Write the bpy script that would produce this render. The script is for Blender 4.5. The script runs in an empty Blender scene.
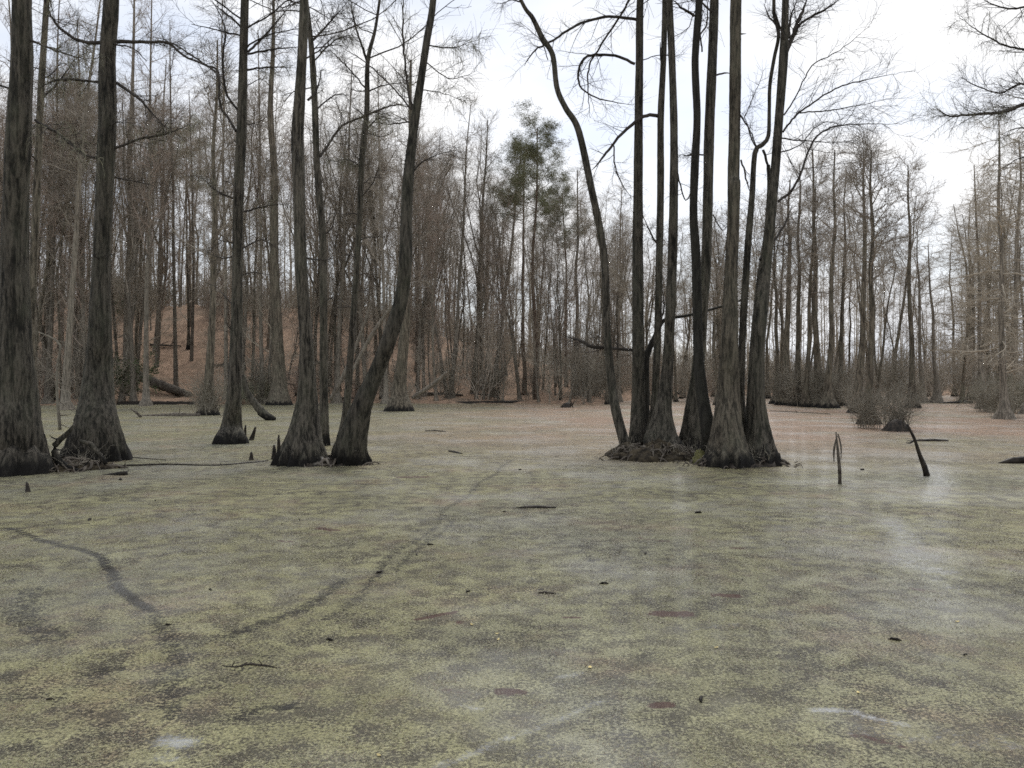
import bpy, math, random
import numpy as np
from mathutils import Vector

# ------------------------------------------------------------------ camera, sky, light, exposure
scene = bpy.context.scene
COL = scene.collection
F = 800.0; CX = 512.0; HZ = 384.0; CAMH = 2.0
cam_d = bpy.data.cameras.new("camera"); cam = bpy.data.objects.new("camera", cam_d); COL.objects.link(cam)
cam.location = (0, 0, CAMH); cam.rotation_euler = (math.radians(90), 0, 0)
cam_d.sensor_width = 36.0; cam_d.lens = F / 1024 * 36; cam_d.clip_start = 0.05; cam_d.clip_end = 4000
scene.camera = cam

SUN_EL, SUN_AZ = 48.0, 14.0      # azimuth measured clockwise from the view direction (+Y)
world = bpy.data.worlds.new("World"); scene.world = world; world.use_nodes = True
wt = world.node_tree; wn = wt.nodes; wl = wt.links; wn.clear()
out = wn.new('ShaderNodeOutputWorld'); bg = wn.new('ShaderNodeBackground'); wl.new(bg.outputs[0], out.inputs[0])
sky = wn.new('ShaderNodeTexSky'); sky.sky_type = 'NISHITA'; sky.sun_disc = False
sky.sun_elevation = math.radians(SUN_EL); sky.sun_rotation = math.radians(SUN_AZ)
tc = wn.new('ShaderNodeTexCoord'); mp = wn.new('ShaderNodeMapping'); mp.inputs['Scale'].default_value = (1.0, 1.0, 2.6)
wl.new(tc.outputs['Generated'], mp.inputs[0])
n1 = wn.new('ShaderNodeTexNoise'); n1.inputs['Scale'].default_value = 3.2; n1.inputs['Detail'].default_value = 7; n1.inputs['Roughness'].default_value = 0.55
wl.new(mp.outputs[0], n1.inputs['Vector'])
cr = wn.new('ShaderNodeValToRGB'); cr.color_ramp.elements[0].position = 0.36; cr.color_ramp.elements[0].color = (0.62, 0.62, 0.62, 1)
cr.color_ramp.elements[1].position = 0.56; cr.color_ramp.elements[1].color = (1, 1, 1, 1)
wl.new(n1.outputs[0], cr.inputs[0])
n2 = wn.new('ShaderNodeTexNoise'); n2.inputs['Scale'].default_value = 1.7; n2.inputs['Detail'].default_value = 5
wl.new(mp.outputs[0], n2.inputs['Vector'])
cr2 = wn.new('ShaderNodeValToRGB'); cr2.color_ramp.elements[0].position = 0.42; cr2.color_ramp.elements[0].color = (5.9, 6.25, 6.9, 1)
cr2.color_ramp.elements[1].position = 0.62; cr2.color_ramp.elements[1].color = (7.9, 7.9, 7.95, 1)
wl.new(n2.outputs[0], cr2.inputs[0])
wm = wn.new('ShaderNodeMix'); wm.data_type = 'RGBA'
wl.new(cr.outputs[0], wm.inputs[0]); wl.new(sky.outputs[0], wm.inputs[6]); wl.new(cr2.outputs[0], wm.inputs[7])
wl.new(wm.outputs[2], bg.inputs[0]); bg.inputs[1].default_value = 0.1

sd = bpy.data.lights.new("sun", 'SUN'); sd.energy = 1.5; sd.angle = math.radians(24); sd.color = (1.0, 0.97, 0.92)
so = bpy.data.objects.new("sun", sd); COL.objects.link(so)
_el, _az = math.radians(SUN_EL), math.radians(SUN_AZ)
sv = Vector((math.sin(_az) * math.cos(_el), math.cos(_az) * math.cos(_el), math.sin(_el)))
so.rotation_euler = sv.to_track_quat('Z', 'Y').to_euler()
scene.view_settings.view_transform = 'Standard'; scene.view_settings.look = 'None'
scene.view_settings.exposure = 0.52; scene.view_settings.gamma = 1.0; scene.view_settings.use_curve_mapping = False
scene.render.engine = 'CYCLES'
scene.cycles.use_denoising = False; scene.cycles.sample_clamp_indirect = 3; scene.cycles.denoiser = 'OPENIMAGEDENOISE'; scene.cycles.denoising_input_passes = 'RGB_ALBEDO_NORMAL'; scene.cycles.denoising_prefilter = 'ACCURATE'
scene.cycles.max_bounces = 6; scene.cycles.volume_bounces = 0; scene.cycles.diffuse_bounces = 4; scene.cycles.glossy_bounces = 2
scene.cycles.use_adaptive_sampling = True; scene.cycles.adaptive_threshold = 0.02
scene.cycles.pixel_filter_type = 'BLACKMAN_HARRIS'; scene.cycles.filter_width = 1.6

rng = np.random.default_rng(11); random.seed(5)

# ------------------------------------------------------------------ helpers
def P(px, py, D):
    return np.array([(px - CX) / F * D, D, CAMH - (py - HZ) / F * D])
def D_of(py): return F * CAMH / (py - HZ)
def tag(o, label=None, cat=None, group=None, kind=None):
    if label: o['label'] = label
    if cat: o['category'] = cat
    if group: o['group'] = group
    if kind: o['kind'] = kind
    return o
def empty(name, loc, rz=0, s=1.0):
    o = bpy.data.objects.new(name, None); COL.objects.link(o)
    o.location = loc; o.rotation_euler = (0, 0, rz); o.scale = (s, s, s); o.empty_display_size = 0.3
    return o

class MB:
    """collects tubes / faces and links them as ONE mesh"""
    def __init__(s): s.v = []; s.q = []; s.t = []; s.n = 0
    def tubes(s, pts, rad, sides=3, mod=None):
        pts = np.asarray(pts, float); rad = np.asarray(rad, float)
        if pts.ndim == 2: pts = pts[None]; rad = rad[None]
        M, n, _ = pts.shape
        if M == 0: return
        tan = np.gradient(pts, axis=1); tan /= np.linalg.norm(tan, axis=2, keepdims=True) + 1e-9
        mt = tan.mean(axis=1)
        ref = np.where((np.abs(mt[:, 2]) > 0.7)[:, None], np.array([1.0, 0, 0]), np.array([0, 0, 1.0]))[:, None, :]
        u = np.cross(tan, ref); u /= np.linalg.norm(u, axis=2, keepdims=True) + 1e-9
        w = np.cross(tan, u)
        th = np.arange(sides) / sides * 2 * math.pi
        r = rad[:, :, None] * np.ones(sides)
        if mod is not None: r = r * mod
        ring = pts[:, :, None, :] + r[..., None] * (np.cos(th)[None, None, :, None] * u[:, :, None, :] + np.sin(th)[None, None, :, None] * w[:, :, None, :])
        base = s.n + (np.arange(M) * n * sides)[:, None, None]
        i = np.arange(n - 1)[None, :, None] * sides; j = np.arange(sides)[None, None, :]; j2 = (j + 1) % sides
        a = base + i + j; b = base + i + j2; c = base + i + sides + j2; d = base + i + sides + j
        s.q.append(np.stack([a, b, c, d], -1).reshape(-1, 4)); s.v.append(ring.reshape(-1, 3)); s.n += M * n * sides
    def cap(s, k_from_end, sides):
        pass
    def tris(s, v):      # v (K,3,3)
        K = len(v); s.v.append(v.reshape(-1, 3)); s.t.append((s.n + np.arange(K * 3)).reshape(-1, 3)); s.n += 3 * K
    def grid(s, v, closed=False):   # v (R,C,3)
        R, C = v.shape[:2]; idx = s.n + np.arange(R * C).reshape(R, C)
        if closed: idx = np.concatenate([idx, idx[:, :1]], 1)
        s.q.append(np.stack([idx[:-1, :-1], idx[:-1, 1:], idx[1:, 1:], idx[1:, :-1]], -1).reshape(-1, 4))
        s.v.append(v.reshape(-1, 3)); s.n += R * C
    def mesh(s, name, mat, smooth=True, off=None):
        v = np.concatenate(s.v)
        if off is not None: v = v - np.asarray(off)
        q = np.concatenate(s.q) if s.q else np.zeros((0, 4), int)
        t = np.concatenate(s.t) if s.t else np.zeros((0, 3), int)
        me = bpy.data.meshes.new(name)
        me.vertices.add(len(v)); me.vertices.foreach_set('co', v.astype(np.float32).ravel())
        nl = len(q) * 4 + len(t) * 3
        me.loops.add(nl); me.loops.foreach_set('vertex_index', np.concatenate([q.ravel(), t.ravel()]).astype(np.int32))
        me.polygons.add(len(q) + len(t))
        ls = np.concatenate([np.arange(len(q)) * 4, len(q) * 4 + np.arange(len(t)) * 3]).astype(np.int32)
        me.polygons.foreach_set('loop_start', ls)
        me.polygons.foreach_set('use_smooth', np.full(len(ls), smooth))
        me.update(calc_edges=True); me.validate()
        me.materials.append(mat)
        return me
    def build(s, name, mat, parent=None, smooth=True, off=None):
        o = bpy.data.objects.new(name, s.mesh(name, mat, smooth, off)); COL.objects.link(o)
        if parent is not None: o.parent = parent
        return o
def link_mesh(name, me, parent):
    o = bpy.data.objects.new(name, me); COL.objects.link(o); o.parent = parent; return o

def catmull(p, step):
    """p (n,k) -> resampled; spacing about `step` in the first 3 columns"""
    p = np.asarray(p, float); n = len(p)
    e = np.concatenate([[2 * p[0] - p[1]], p, [2 * p[-1] - p[-2]]])
    outp = []
    for i in range(n - 1):
        L = np.linalg.norm(p[i + 1, :3] - p[i, :3]); k = max(1, int(round(L / step)))
        a, b, c, d = e[i:i + 4]
        t = (np.arange(k) / k)[:, None]
        outp.append(0.5 * (2 * b + (c - a) * t + (2 * a - 5 * b + 4 * c - d) * t ** 2 + (3 * b - a - 3 * c + d) * t ** 3))
    outp.append(p[-1:]); return np.concatenate(outp)

def spawn(pp, pr, m, tlo, thi, length, ang, nseg, rfac, rmin, up=0.0, wander=0.25, flat=1.0, rg=None, rmax=9, droop=0.0, taper=0.35, decay=0.0):
    rg = rg or rng
    M, n, _ = pp.shape
    K = M * m
    par = np.repeat(np.arange(M), m)
    t = (np.tile((np.arange(m) + 0.5) / m, M) + rg.uniform(-.5, .5, K) / m).clip(0, 1) * (thi - tlo) + tlo
    f = t * (n - 1); i = np.minimum(f.astype(int), n - 2); fr = (f - i)[:, None]
    s = pp[par, i] * (1 - fr) + pp[par, i + 1] * fr
    T = pp[par, i + 1] - pp[par, i]; T /= np.linalg.norm(T, axis=1, keepdims=True) + 1e-9
    rd = rg.normal(size=(K, 3)); rd -= (rd * T).sum(1, keepdims=True) * T; rd /= np.linalg.norm(rd, axis=1, keepdims=True) + 1e-9
    a = np.radians(rg.uniform(ang[0], ang[1], K))[:, None]
    d = np.cos(a) * T + np.sin(a) * rd; d[:, 2] *= flat
    L = rg.uniform(length[0], length[1], K) * (1 - decay * (t - tlo) / max(thi - tlo, 1e-6))
    r_par = pr[par, i] * (1 - fr[:, 0]) + pr[par, i + 1] * fr[:, 0]
    r0 = np.clip(r_par * rfac * rg.uniform(.7, 1.1, K), rmin, rmax); r0 = np.minimum(r0, np.maximum(r_par * .9, rmin))
    pts = [s]; cur = s.copy(); seg = (L / nseg)[:, None]
    for k in range(nseg):
        d = d + rg.normal(size=(K, 3)) * wander + np.array([0, 0, up - droop * (k + 1) / nseg])
        d /= np.linalg.norm(d, axis=1, keepdims=True)
        cur = cur + d * seg; pts.append(cur.copy())
    pts = np.stack(pts, 1)
    rr = r0[:, None] * np.linspace(1, taper, nseg + 1)[None]
    return pts, np.maximum(rr, rmin * 0.6)

# ------------------------------------------------------------------ materials
def newmat(name):
    m = bpy.data.materials.new(name); m.use_nodes = True
    nt = m.node_tree; b = nt.nodes['Principled BSDF']; return m, nt, b
def nd(nt, t, **kw):
    n = nt.nodes.new(t)
    for k, v in kw.items():
        if k in n.inputs: n.inputs[k].default_value = v
        else: setattr(n, k, v)
    return n
def ramp(nt, fac, stops):
    r = nt.nodes.new('ShaderNodeValToRGB'); e = r.color_ramp.elements
    while len(e) < len(stops): e.new(0.5)
    for x, (p, c) in zip(e, stops):
        x.position = p; x.color = (c, c, c, 1) if not hasattr(c, '__len__') else (*c, 1)
    nt.links.new(fac, r.inputs[0]); return r.outputs[0]
def mixc(nt, fac, a, b, mode='MIX'):
    m = nt.nodes.new('ShaderNodeMix'); m.data_type = 'RGBA'; m.blend_type = mode
    for sock, v in ((m.inputs[0], fac), (m.inputs[6], a), (m.inputs[7], b)):
        if isinstance(v, (int, float)): sock.default_value = v
        elif isinstance(v, tuple): sock.default_value = (*v, 1)
        else: nt.links.new(v, sock)
    return m.outputs[2]
def math_(nt, op, a, b=None, clamp=False):
    m = nt.nodes.new('ShaderNodeMath'); m.operation = op; m.use_clamp = clamp
    for s, v in ((m.inputs[0], a), (m.inputs[1], b)):
        if v is None: continue
        if isinstance(v, (int, float)): s.default_value = v
        else: nt.links.new(v, s)
    return m.outputs[0]
def noise(nt, vec, scale, detail=3, rough=0.55, sc=None):
    if sc is not None:
        mpn = nt.nodes.new('ShaderNodeMapping'); mpn.inputs['Scale'].default_value = sc; nt.links.new(vec, mpn.inputs[0]); vec = mpn.outputs[0]
    n = nd(nt, 'ShaderNodeTexNoise', Scale=scale, Detail=detail, Roughness=rough); nt.links.new(vec, n.inputs['Vector']); return n.outputs[0]

def bark(name, dark, light, lichen, wet=True, bump=0.9, fine=True):
    m, nt, b = newmat(name)
    t = nt.nodes.new('ShaderNodeTexCoord'); v = t.outputs['Object']
    oi = nt.nodes.new('ShaderNodeObjectInfo')
    ofs = nt.nodes.new('ShaderNodeVectorMath'); ofs.operation = 'MULTIPLY_ADD'
    nt.links.new(oi.outputs['Random'], ofs.inputs[0]); ofs.inputs[1].default_value = (37, 17, 9); nt.links.new(v, ofs.inputs[2])
    vv = ofs.outputs[0]
    ridg = noise(nt, vv, 12, 5, .65, (1, 1, .09))
    fine_ = noise(nt, vv, 30, 4, .7, (1, 1, .2))
    ridg = math_(nt, 'ADD', math_(nt, 'MULTIPLY', ridg, .6), math_(nt, 'MULTIPLY', fine_, .4))
    big = noise(nt, vv, 1.6, 3, .5, (1, 1, .5))
    spot = noise(nt, vv, 7, 4, .6, (1, 1, .55))
    c = mixc(nt, ramp(nt, ridg, [(.43, 0), (.57, 1)]), dark, light)
    c = mixc(nt, math_(nt, 'MULTIPLY', ramp(nt, big, [(.36, 0), (.7, .55)]), ramp(nt, spot, [(.38, .15), (.62, .8)])), c, lichen)
    c = mixc(nt, ramp(nt, noise(nt, vv, 2.4, 4, .6, (1, 1, .4)), [(.3, .28), (.5, 0)]), c, tuple(x * .42 for x in dark))
    vr = ramp(nt, oi.outputs['Random'], [(0, .75), (1, 1.2)])
    c = mixc(nt, 1.0, c, vr, 'MULTIPLY')
    b.inputs['Roughness'].default_value = .85; b.inputs['Specular IOR Level'].default_value = .25
    if wet:   # flood stain: black sodden bark up to an uneven high-water mark
        sp = nt.nodes.new('ShaderNodeSeparateXYZ'); nt.links.new(v, sp.inputs[0])
        wn_ = noise(nt, vv, 6, 4, .65, (1, 1, .3))
        h = math_(nt, 'ADD', sp.outputs[2], math_(nt, 'MULTIPLY', wn_, -1.2))
        f = ramp(nt, math_(nt, 'ADD', h, .58), [(.12, 1), (.22, .85), (.42, 0)])
        c = mixc(nt, f, c, (.008, .007, .006))
    nt.links.new(c, b.inputs['Base Color'])
    if bump:
        bp = nt.nodes.new('ShaderNodeBump'); bp.inputs['Strength'].default_value = bump; bp.inputs['Distance'].default_value = .05
        nt.links.new(math_(nt, 'ADD', ridg, math_(nt, 'MULTIPLY', spot, .5)), bp.inputs['Height']); nt.links.new(bp.outputs[0], b.inputs['Normal'])
    return m
def plain(name, c1, c2, scale=2.0, rough=.9, rand=.25):
    m, nt, b = newmat(name)
    t = nt.nodes.new('ShaderNodeTexCoord'); oi = nt.nodes.new('ShaderNodeObjectInfo')
    c = mixc(nt, ramp(nt, noise(nt, t.outputs['Object'], scale, 2), [(.35, 0), (.65, 1)]), c1, c2)
    c = mixc(nt, 1.0, c, ramp(nt, oi.outputs['Random'], [(0, 1 - rand), (1, 1 + rand)]), 'MULTIPLY')
    nt.links.new(c, b.inputs['Base Color']); b.inputs['Roughness'].default_value = rough; b.inputs['Specular IOR Level'].default_value = .15
    return m

BARK = bark('bark_wet_foot', (.010, .009, .007), (.112, .098, .078), (.135, .135, .095))
BARKD = bark('bark_dark', (.012, .011, .009), (.04, .036, .03), (.04, .042, .03))
BARKG = bark('bark_grey_wet_foot', (.029, .024, .018), (.185, .157, .118), (.165, .162, .115))
BARKH = bark('bark_hill', (.07, .06, .048), (.26, .225, .18), (.2, .19, .15), wet=False, bump=0)
BARKP = bark('bark_pine', (.06, .04, .03), (.19, .14, .1), (.13, .11, .09), wet=False, bump=0)
TWIG = plain('twig_brown', (.22, .192, .158), (.38, .335, .275))
TWIGT = plain('twig_tan', (.235, .205, .16), (.39, .345, .275))
TWIGR = plain('twig_russet', (.235, .185, .152), (.37, .3, .245))
TWIGD = plain('twig_dark', (.035, .03, .027), (.075, .066, .058))
BRUSH = plain('brush_grey', (.2, .18, .145), (.34, .31, .25), .8)
LEAFG = plain('evergreen_leaf', (.05, .065, .032), (.1, .125, .06), 1.5, .6)
NEEDLE = plain('pine_needle', (.11, .118, .065), (.21, .21, .12), 1.2, .7)
MOSS = plain('hanging_moss', (.19, .19, .13), (.3, .29, .21), 1.5, .95)
DEAD = plain('dead_wood', (.05, .04, .032), (.16, .14, .115), 6)
WETW = plain('wet_wood', (.012, .01, .008), (.045, .036, .028), 7, .5)
GRAYW = plain('weathered_twig', (.13, .115, .092), (.22, .2, .16), 5)
LEAFY = plain('yellow_leaf', (.55, .42, .16), (.7, .6, .3), 5, .6)

# ------------------------------------------------------------------ terrain (one sheet to the horizon) and water
def shore_y(x):
    return 80 - 3.0 * np.sin(x * .11) + 1.5 * np.sin(x * .31 + 1) + np.interp(x, [-90, -60, 8, 22, 60, 300], [4, -2, 2, 42, 62, 120])
def ground_h(x, y):
    s = y - shore_y(x)
    H = np.interp(x, [-200, -70, -35, -18, -2, 12, 25, 60], [15, 15, 14, 11.5, 7, 3.5, 1.5, .8])
    W = 60.0
    t = np.clip(s / W, 0, 1); h = H * (t * t * (3 - 2 * t))
    h = h + np.clip(s / 1.2, -1, 1) * .35 + .25 * np.sin(x * .35 + y * .2) * np.clip(s / 8, 0, 1)
    far = np.clip((s - 60) / 500, 0, 1); h = h + far * 6 * np.clip(1 - (x + 10) / 60, 0, 1)
    return np.where(s < -1.2, -.9, h)
xs = np.unique(np.concatenate([np.linspace(-2500, -150, 14), np.arange(-150, 150.1, 1.5), np.linspace(150, 2500, 14)]))
ys = np.unique(np.concatenate([np.linspace(-2500, 60, 12), np.arange(60, 240.1, 1.3), np.linspace(240, 3500, 18)]))
X, Y = np.meshgrid(xs, ys); Z = ground_h(X, Y)
back = Y < -70; Z = np.where(back, 1.0, Z)
Z = Z + rng.normal(size=Z.shape) * .1 * (Z > -.5) + .3 * np.sin(X * .9 + 2 * np.sin(Y * .5)) * np.sin(Y * .7 + X * .3) * (Z > 1)
m, nt, b = newmat('leaf_litter')
t = nt.nodes.new('ShaderNodeTexCoord'); v = t.outputs['Object']
c = mixc(nt, ramp(nt, noise(nt, v, 4.5, 6, .75), [(.3, 0), (.7, 1)]), (.23, .155, .11), (.48, .335, .235))
c = mixc(nt, ramp(nt, noise(nt, v, 1.1, 5, .7), [(.42, 0), (.6, .8)]), c, (.2, .14, .1))
c = mixc(nt, ramp(nt, noise(nt, v, .22, 4), [(.52, 0), (.7, .8)]), c, (.14, .115, .085))
c = mixc(nt, ramp(nt, noise(nt, v, 9, 3), [(.6, 0), (.68, .9)]), c, (.5, .36, .24))
nt.links.new(c, b.inputs['Base Color']); b.inputs['Roughness'].default_value = .95; b.inputs['Specular IOR Level'].default_value = .1
g = MB(); g.grid(np.stack([X, Y, Z], -1)); gnd = g.build('ground', m); tag(gnd, kind='structure')

def px2g(pl): return np.array([[(x - CX) / F * D_of(y), D_of(y)] for x, y in pl])
def segdist(gx, gy, pl):
    p = px2g(pl); best = np.full(gx.shape, 1e9)
    if len(p) == 1: return np.hypot(gx - p[0, 0], gy - p[0, 1])
    for a, bb in zip(p[:-1], p[1:]):
        ab = bb - a; tt = np.clip(((gx - a[0]) * ab[0] + (gy - a[1]) * ab[1]) / (ab @ ab + 1e-9), 0, 1)
        best = np.minimum(best, np.hypot(gx - a[0] - tt * ab[0], gy - a[1] - tt * ab[1]))
    return best
hx = np.concatenate([np.arange(0, 4, .045), 4 * 1.018 ** np.arange(1, 200)]); hx = hx[hx < 140]; hx = np.append(hx, [150, 400])
gxs = np.concatenate([-hx[:0:-1], hx])
gy1 = 3.2 * 1.0085 ** np.arange(0, 440); gy1 = gy1[gy1 < 130]
gys = np.concatenate([[-70, -30, -10, -3, 0, 1.5, 2.5], gy1, [135, 150, 180]])
GX, GY = np.meshgrid(gxs, gys)
jx = GX + .05 * np.sin(GY * 1.7 + GX * 1.1); jy = GY + .05 * np.sin(GX * 2.3 - GY) + .015 * np.sin(GX * 12 + 5)
def layer(items, X_=None, Y_=None):
    X_ = jx if X_ is None else X_; Y_ = jy if Y_ is None else Y_
    a = np.zeros(X_.shape)
    for pl, w, s in items:
        d = segdist(X_, Y_, pl); a = np.maximum(a, s * np.exp(-(d / w) ** 2))
    return a
TR_I = ([
    ([(0, 528), (30, 537), (60, 545), (90, 555), (112, 572), (125, 590), (150, 611)], .06, 1.0),
    ([(150, 611), (172, 636), (186, 655), (176, 690), (165, 715)], .16, .5),
    ([(512, 460), (475, 488), (450, 508), (432, 528), (398, 552), (380, 572), (350, 600), (325, 618)], .12, .47),
    ([(340, 580), (300, 608), (238, 634)], .13, .55), ([(345, 612), (300, 640), (262, 660), (212, 690)], .13, .4),
    ([(40, 590), (30, 620), (52, 640)], .28, .5), ([(96, 672), (120, 668)], .13, .55), ([(236, 722), (262, 712), (290, 708)], .13, .5), ([(289, 710)], .06, 1.0),
    ([(390, 563), (378, 575)], .06, .6), ([(450, 560), (520, 552), (560, 541), (575, 545), (592, 566)], .09, .45),
    ([(60, 640), (95, 628), (110, 600)], .09, .4), ([(0, 560), (60, 600)], .1, .35),
    ([(600, 520), (640, 548), (628, 570)], .1, .35), ([(80, 495), (140, 492), (230, 480)], .22, .4),
    ([(0, 700), (60, 690), (100, 725)], .18, .35), ([(660, 700), (760, 690), (860, 700)], .16, .3),
    ([(900, 620), (800, 640), (720, 625)], .12, .3), ([(440, 600), (520, 640), (640, 655)], .14, .3),
    ([(130, 466), (200, 465), (270, 462)], .25, .5), ([(545, 590)], .05, 1.0), ([(400, 570), (430, 538), (455, 520)], .1, .5)])
RD_I = ([([(660, 612), (690, 614)], .10, 1), ([(720, 595), (740, 597)], .07, 1), ([(508, 690), (522, 690)], .07, .85), ([(655, 706), (668, 707)], .055, 1),
    ([(412, 620), (450, 614)], .045, .9), ([(454, 624)], .05, 1), ([(405, 477), (425, 477)], .22, .8), ([(868, 521), (900, 522)], .1, .6),
    ([(905, 587), (922, 590)], .06, .8), ([(640, 538), (670, 541)], .12, .5), ([(560, 617), (580, 617)], .035, .8), ([(795, 572), (808, 572)], .04, .9),
    ([(100, 490), (140, 489)], .2, .4), ([(148, 688)], .05, .6), ([(735, 548), (745, 548)], .08, .7), ([(500, 497), (540, 496)], .2, .5), ([(860, 505), (890, 506)], .12, .5),
    ([(450, 690), (470, 691)], .05, .5), ([(320, 528), (335, 530)], .1, .8), ([(285, 540), (297, 541)], .08, .7), ([(700, 560), (690, 580)], .08, .4), ([(850, 735), (900, 745)], .08, .5)])
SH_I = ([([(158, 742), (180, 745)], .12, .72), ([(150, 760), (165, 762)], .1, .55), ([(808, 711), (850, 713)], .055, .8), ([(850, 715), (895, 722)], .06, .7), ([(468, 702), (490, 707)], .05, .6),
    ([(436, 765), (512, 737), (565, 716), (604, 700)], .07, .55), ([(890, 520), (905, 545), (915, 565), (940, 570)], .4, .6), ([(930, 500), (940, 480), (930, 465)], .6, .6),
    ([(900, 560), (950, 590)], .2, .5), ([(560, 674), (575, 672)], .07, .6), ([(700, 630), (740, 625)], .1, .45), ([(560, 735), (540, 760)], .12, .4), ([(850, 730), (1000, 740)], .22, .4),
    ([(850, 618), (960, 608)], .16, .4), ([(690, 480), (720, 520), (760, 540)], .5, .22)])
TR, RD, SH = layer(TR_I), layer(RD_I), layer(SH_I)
m, nt, b = newmat('duckweed_water')
t = nt.nodes.new('ShaderNodeTexCoord'); v = t.outputs['Object']
def attr(n): a = nt.nodes.new('ShaderNodeAttribute'); a.attribute_name = n; return a.outputs['Fac']
mott = noise(nt, v, .9, 6, .62); mott2 = noise(nt, v, 3.6, 5, .65); big = noise(nt, v, .14, 4, .5); huge = noise(nt, v, .05, 3, .5)
vor = nd(nt, 'ShaderNodeTexVoronoi', Scale=85.0); nt.links.new(v, vor.inputs['Vector'])
vcol = vor.outputs['Color']; spx = nt.nodes.new('ShaderNodeSeparateXYZ'); nt.links.new(vcol, spx.inputs[0])
spec = noise(nt, v, 42, 3, .75)
col = mixc(nt, ramp(nt, mott, [(.35, 0), (.65, 1)]), (.2, .187, .1), (.345, .326, .18))
col = mixc(nt, ramp(nt, mott2, [(.44, .0), (.58, .6)]), col, (.215, .19, .135))
col = mixc(nt, ramp(nt, big, [(.46, 0), (.62, .55)]), col, (.2, .2, .158))
# red-brown water fern mixed in, mostly farther out and towards the right
sp = nt.nodes.new('ShaderNodeSeparateXYZ'); nt.links.new(v, sp.inputs[0])
far = nt.nodes.new('ShaderNodeMapRange'); nt.links.new(sp.outputs[1], far.inputs[0]); far.inputs[1].default_value = 17; far.inputs[2].default_value = 30
xr = nt.nodes.new('ShaderNodeMapRange'); nt.links.new(sp.outputs[0], xr.inputs[0]); xr.inputs[1].default_value = -9; xr.inputs[2].default_value = 4
fern = math_(nt, 'MULTIPLY', math_(nt, 'MULTIPLY', far.outputs[0], xr.outputs[0]), ramp(nt, noise(nt, v, .16, 5, .6, (1, .8, 1)), [(.33, .2), (.55, 1)]))
fern = math_(nt, 'MAXIMUM', fern, math_(nt, 'MULTIPLY', ramp(nt, noise(nt, v, .5, 6, .7), [(.52, 0), (.66, .55)]), ramp(nt, mott2, [(.4, .3), (.6, 1)])))
col = mixc(nt, fern, col, mixc(nt, ramp(nt, mott2, [(.35, 0), (.65, 1)]), (.28, .175, .115), (.44, .3, .205)))
# individual fronds: light / dark cells, and open dark gaps between them
col = mixc(nt, .55, col, mixc(nt, spx.outputs[0], (.3, .3, .3), (1.7, 1.7, 1.62)), 'MULTIPLY')
gapmask = ramp(nt, math_(nt, 'ADD', math_(nt, 'MULTIPLY', spec, .6), math_(nt, 'MULTIPLY', mott2, .4)), [(.49, 0), (.55, .95)])
gap2 = ramp(nt, noise(nt, v, 13, 4, .7), [(.57, 0), (.62, .45)])
gap = math_(nt, 'MAXIMUM', math_(nt, 'MULTIPLY', gapmask, ramp(nt, noise(nt, v, .6, 3), [(.35, .6), (.6, 1)])), math_(nt, 'MULTIPLY', gap2, ramp(nt, noise(nt, v, 1.7, 3), [(.47, 0), (.66, .8)])))
col = mixc(nt, gap, col, (.042, .036, .026))
tr = ramp(nt, math_(nt, 'ADD', attr('track'), math_(nt, 'MULTIPLY', math_(nt, 'SUBTRACT', math_(nt, 'ADD', math_(nt, 'MULTIPLY', noise(nt, v, 12, 5, .8), .6), math_(nt, 'MULTIPLY', spec, .4)), .5), 2.2)), [(.36, 0), (.5, .8), (.9, .99)])
tr = math_(nt, 'MULTIPLY', tr, ramp(nt, attr('track'), [(.02, 0), (.3, 1)]))
col = mixc(nt, tr, col, (.02, .017, .013))
rd = ramp(nt, math_(nt, 'ADD', attr('red'), math_(nt, 'MULTIPLY', math_(nt, 'SUBTRACT', noise(nt, v, 14, 4, .7), .5), 1.2)), [(.38, 0), (.55, .9)])
col = mixc(nt, rd, col, (.085, .042, .032))
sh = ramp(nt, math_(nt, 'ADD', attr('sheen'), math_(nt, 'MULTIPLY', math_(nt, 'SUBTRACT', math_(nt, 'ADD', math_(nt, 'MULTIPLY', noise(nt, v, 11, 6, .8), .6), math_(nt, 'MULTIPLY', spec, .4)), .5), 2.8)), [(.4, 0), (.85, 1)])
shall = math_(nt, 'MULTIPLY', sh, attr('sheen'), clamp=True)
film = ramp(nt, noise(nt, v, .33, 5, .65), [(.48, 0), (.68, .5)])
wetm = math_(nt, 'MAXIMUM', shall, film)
col = mixc(nt, math_(nt, 'MULTIPLY', shall, .8), mixc(nt, math_(nt, 'MULTIPLY', wetm, .5), col, (.22, .225, .21)), (.42, .43, .44))  # sky reflection painted in: sheen patches get a pale grey base colour
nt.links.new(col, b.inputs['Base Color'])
ro = math_(nt, 'SUBTRACT', .62, math_(nt, 'MULTIPLY', wetm, .42)); nt.links.new(ro, b.inputs['Roughness'])
b.inputs['IOR'].default_value = 1.33; b.inputs['Coat IOR'].default_value = 1.33; b.inputs['Coat Roughness'].default_value = .16
nt.links.new(math_(nt, 'ADD', .3, math_(nt, 'MULTIPLY', wetm, .6)), b.inputs['Coat Weight'])
nt.links.new(math_(nt, 'ADD', .3, math_(nt, 'MULTIPLY', wetm, 1.4)), b.inputs['Specular IOR Level'])
bp = nt.nodes.new('ShaderNodeBump'); bp.inputs['Distance'].default_value = .006
nt.links.new(math_(nt, 'SUBTRACT', 1.0, math_(nt, 'MULTIPLY', wetm, .8)), bp.inputs['Strength'])
nt.links.new(math_(nt, 'ADD', spec, math_(nt, 'ADD', math_(nt, 'MULTIPLY', gap, -1.0), spx.outputs[1])), bp.inputs['Height']); nt.links.new(bp.outputs[0], b.inputs['Normal'])
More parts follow.
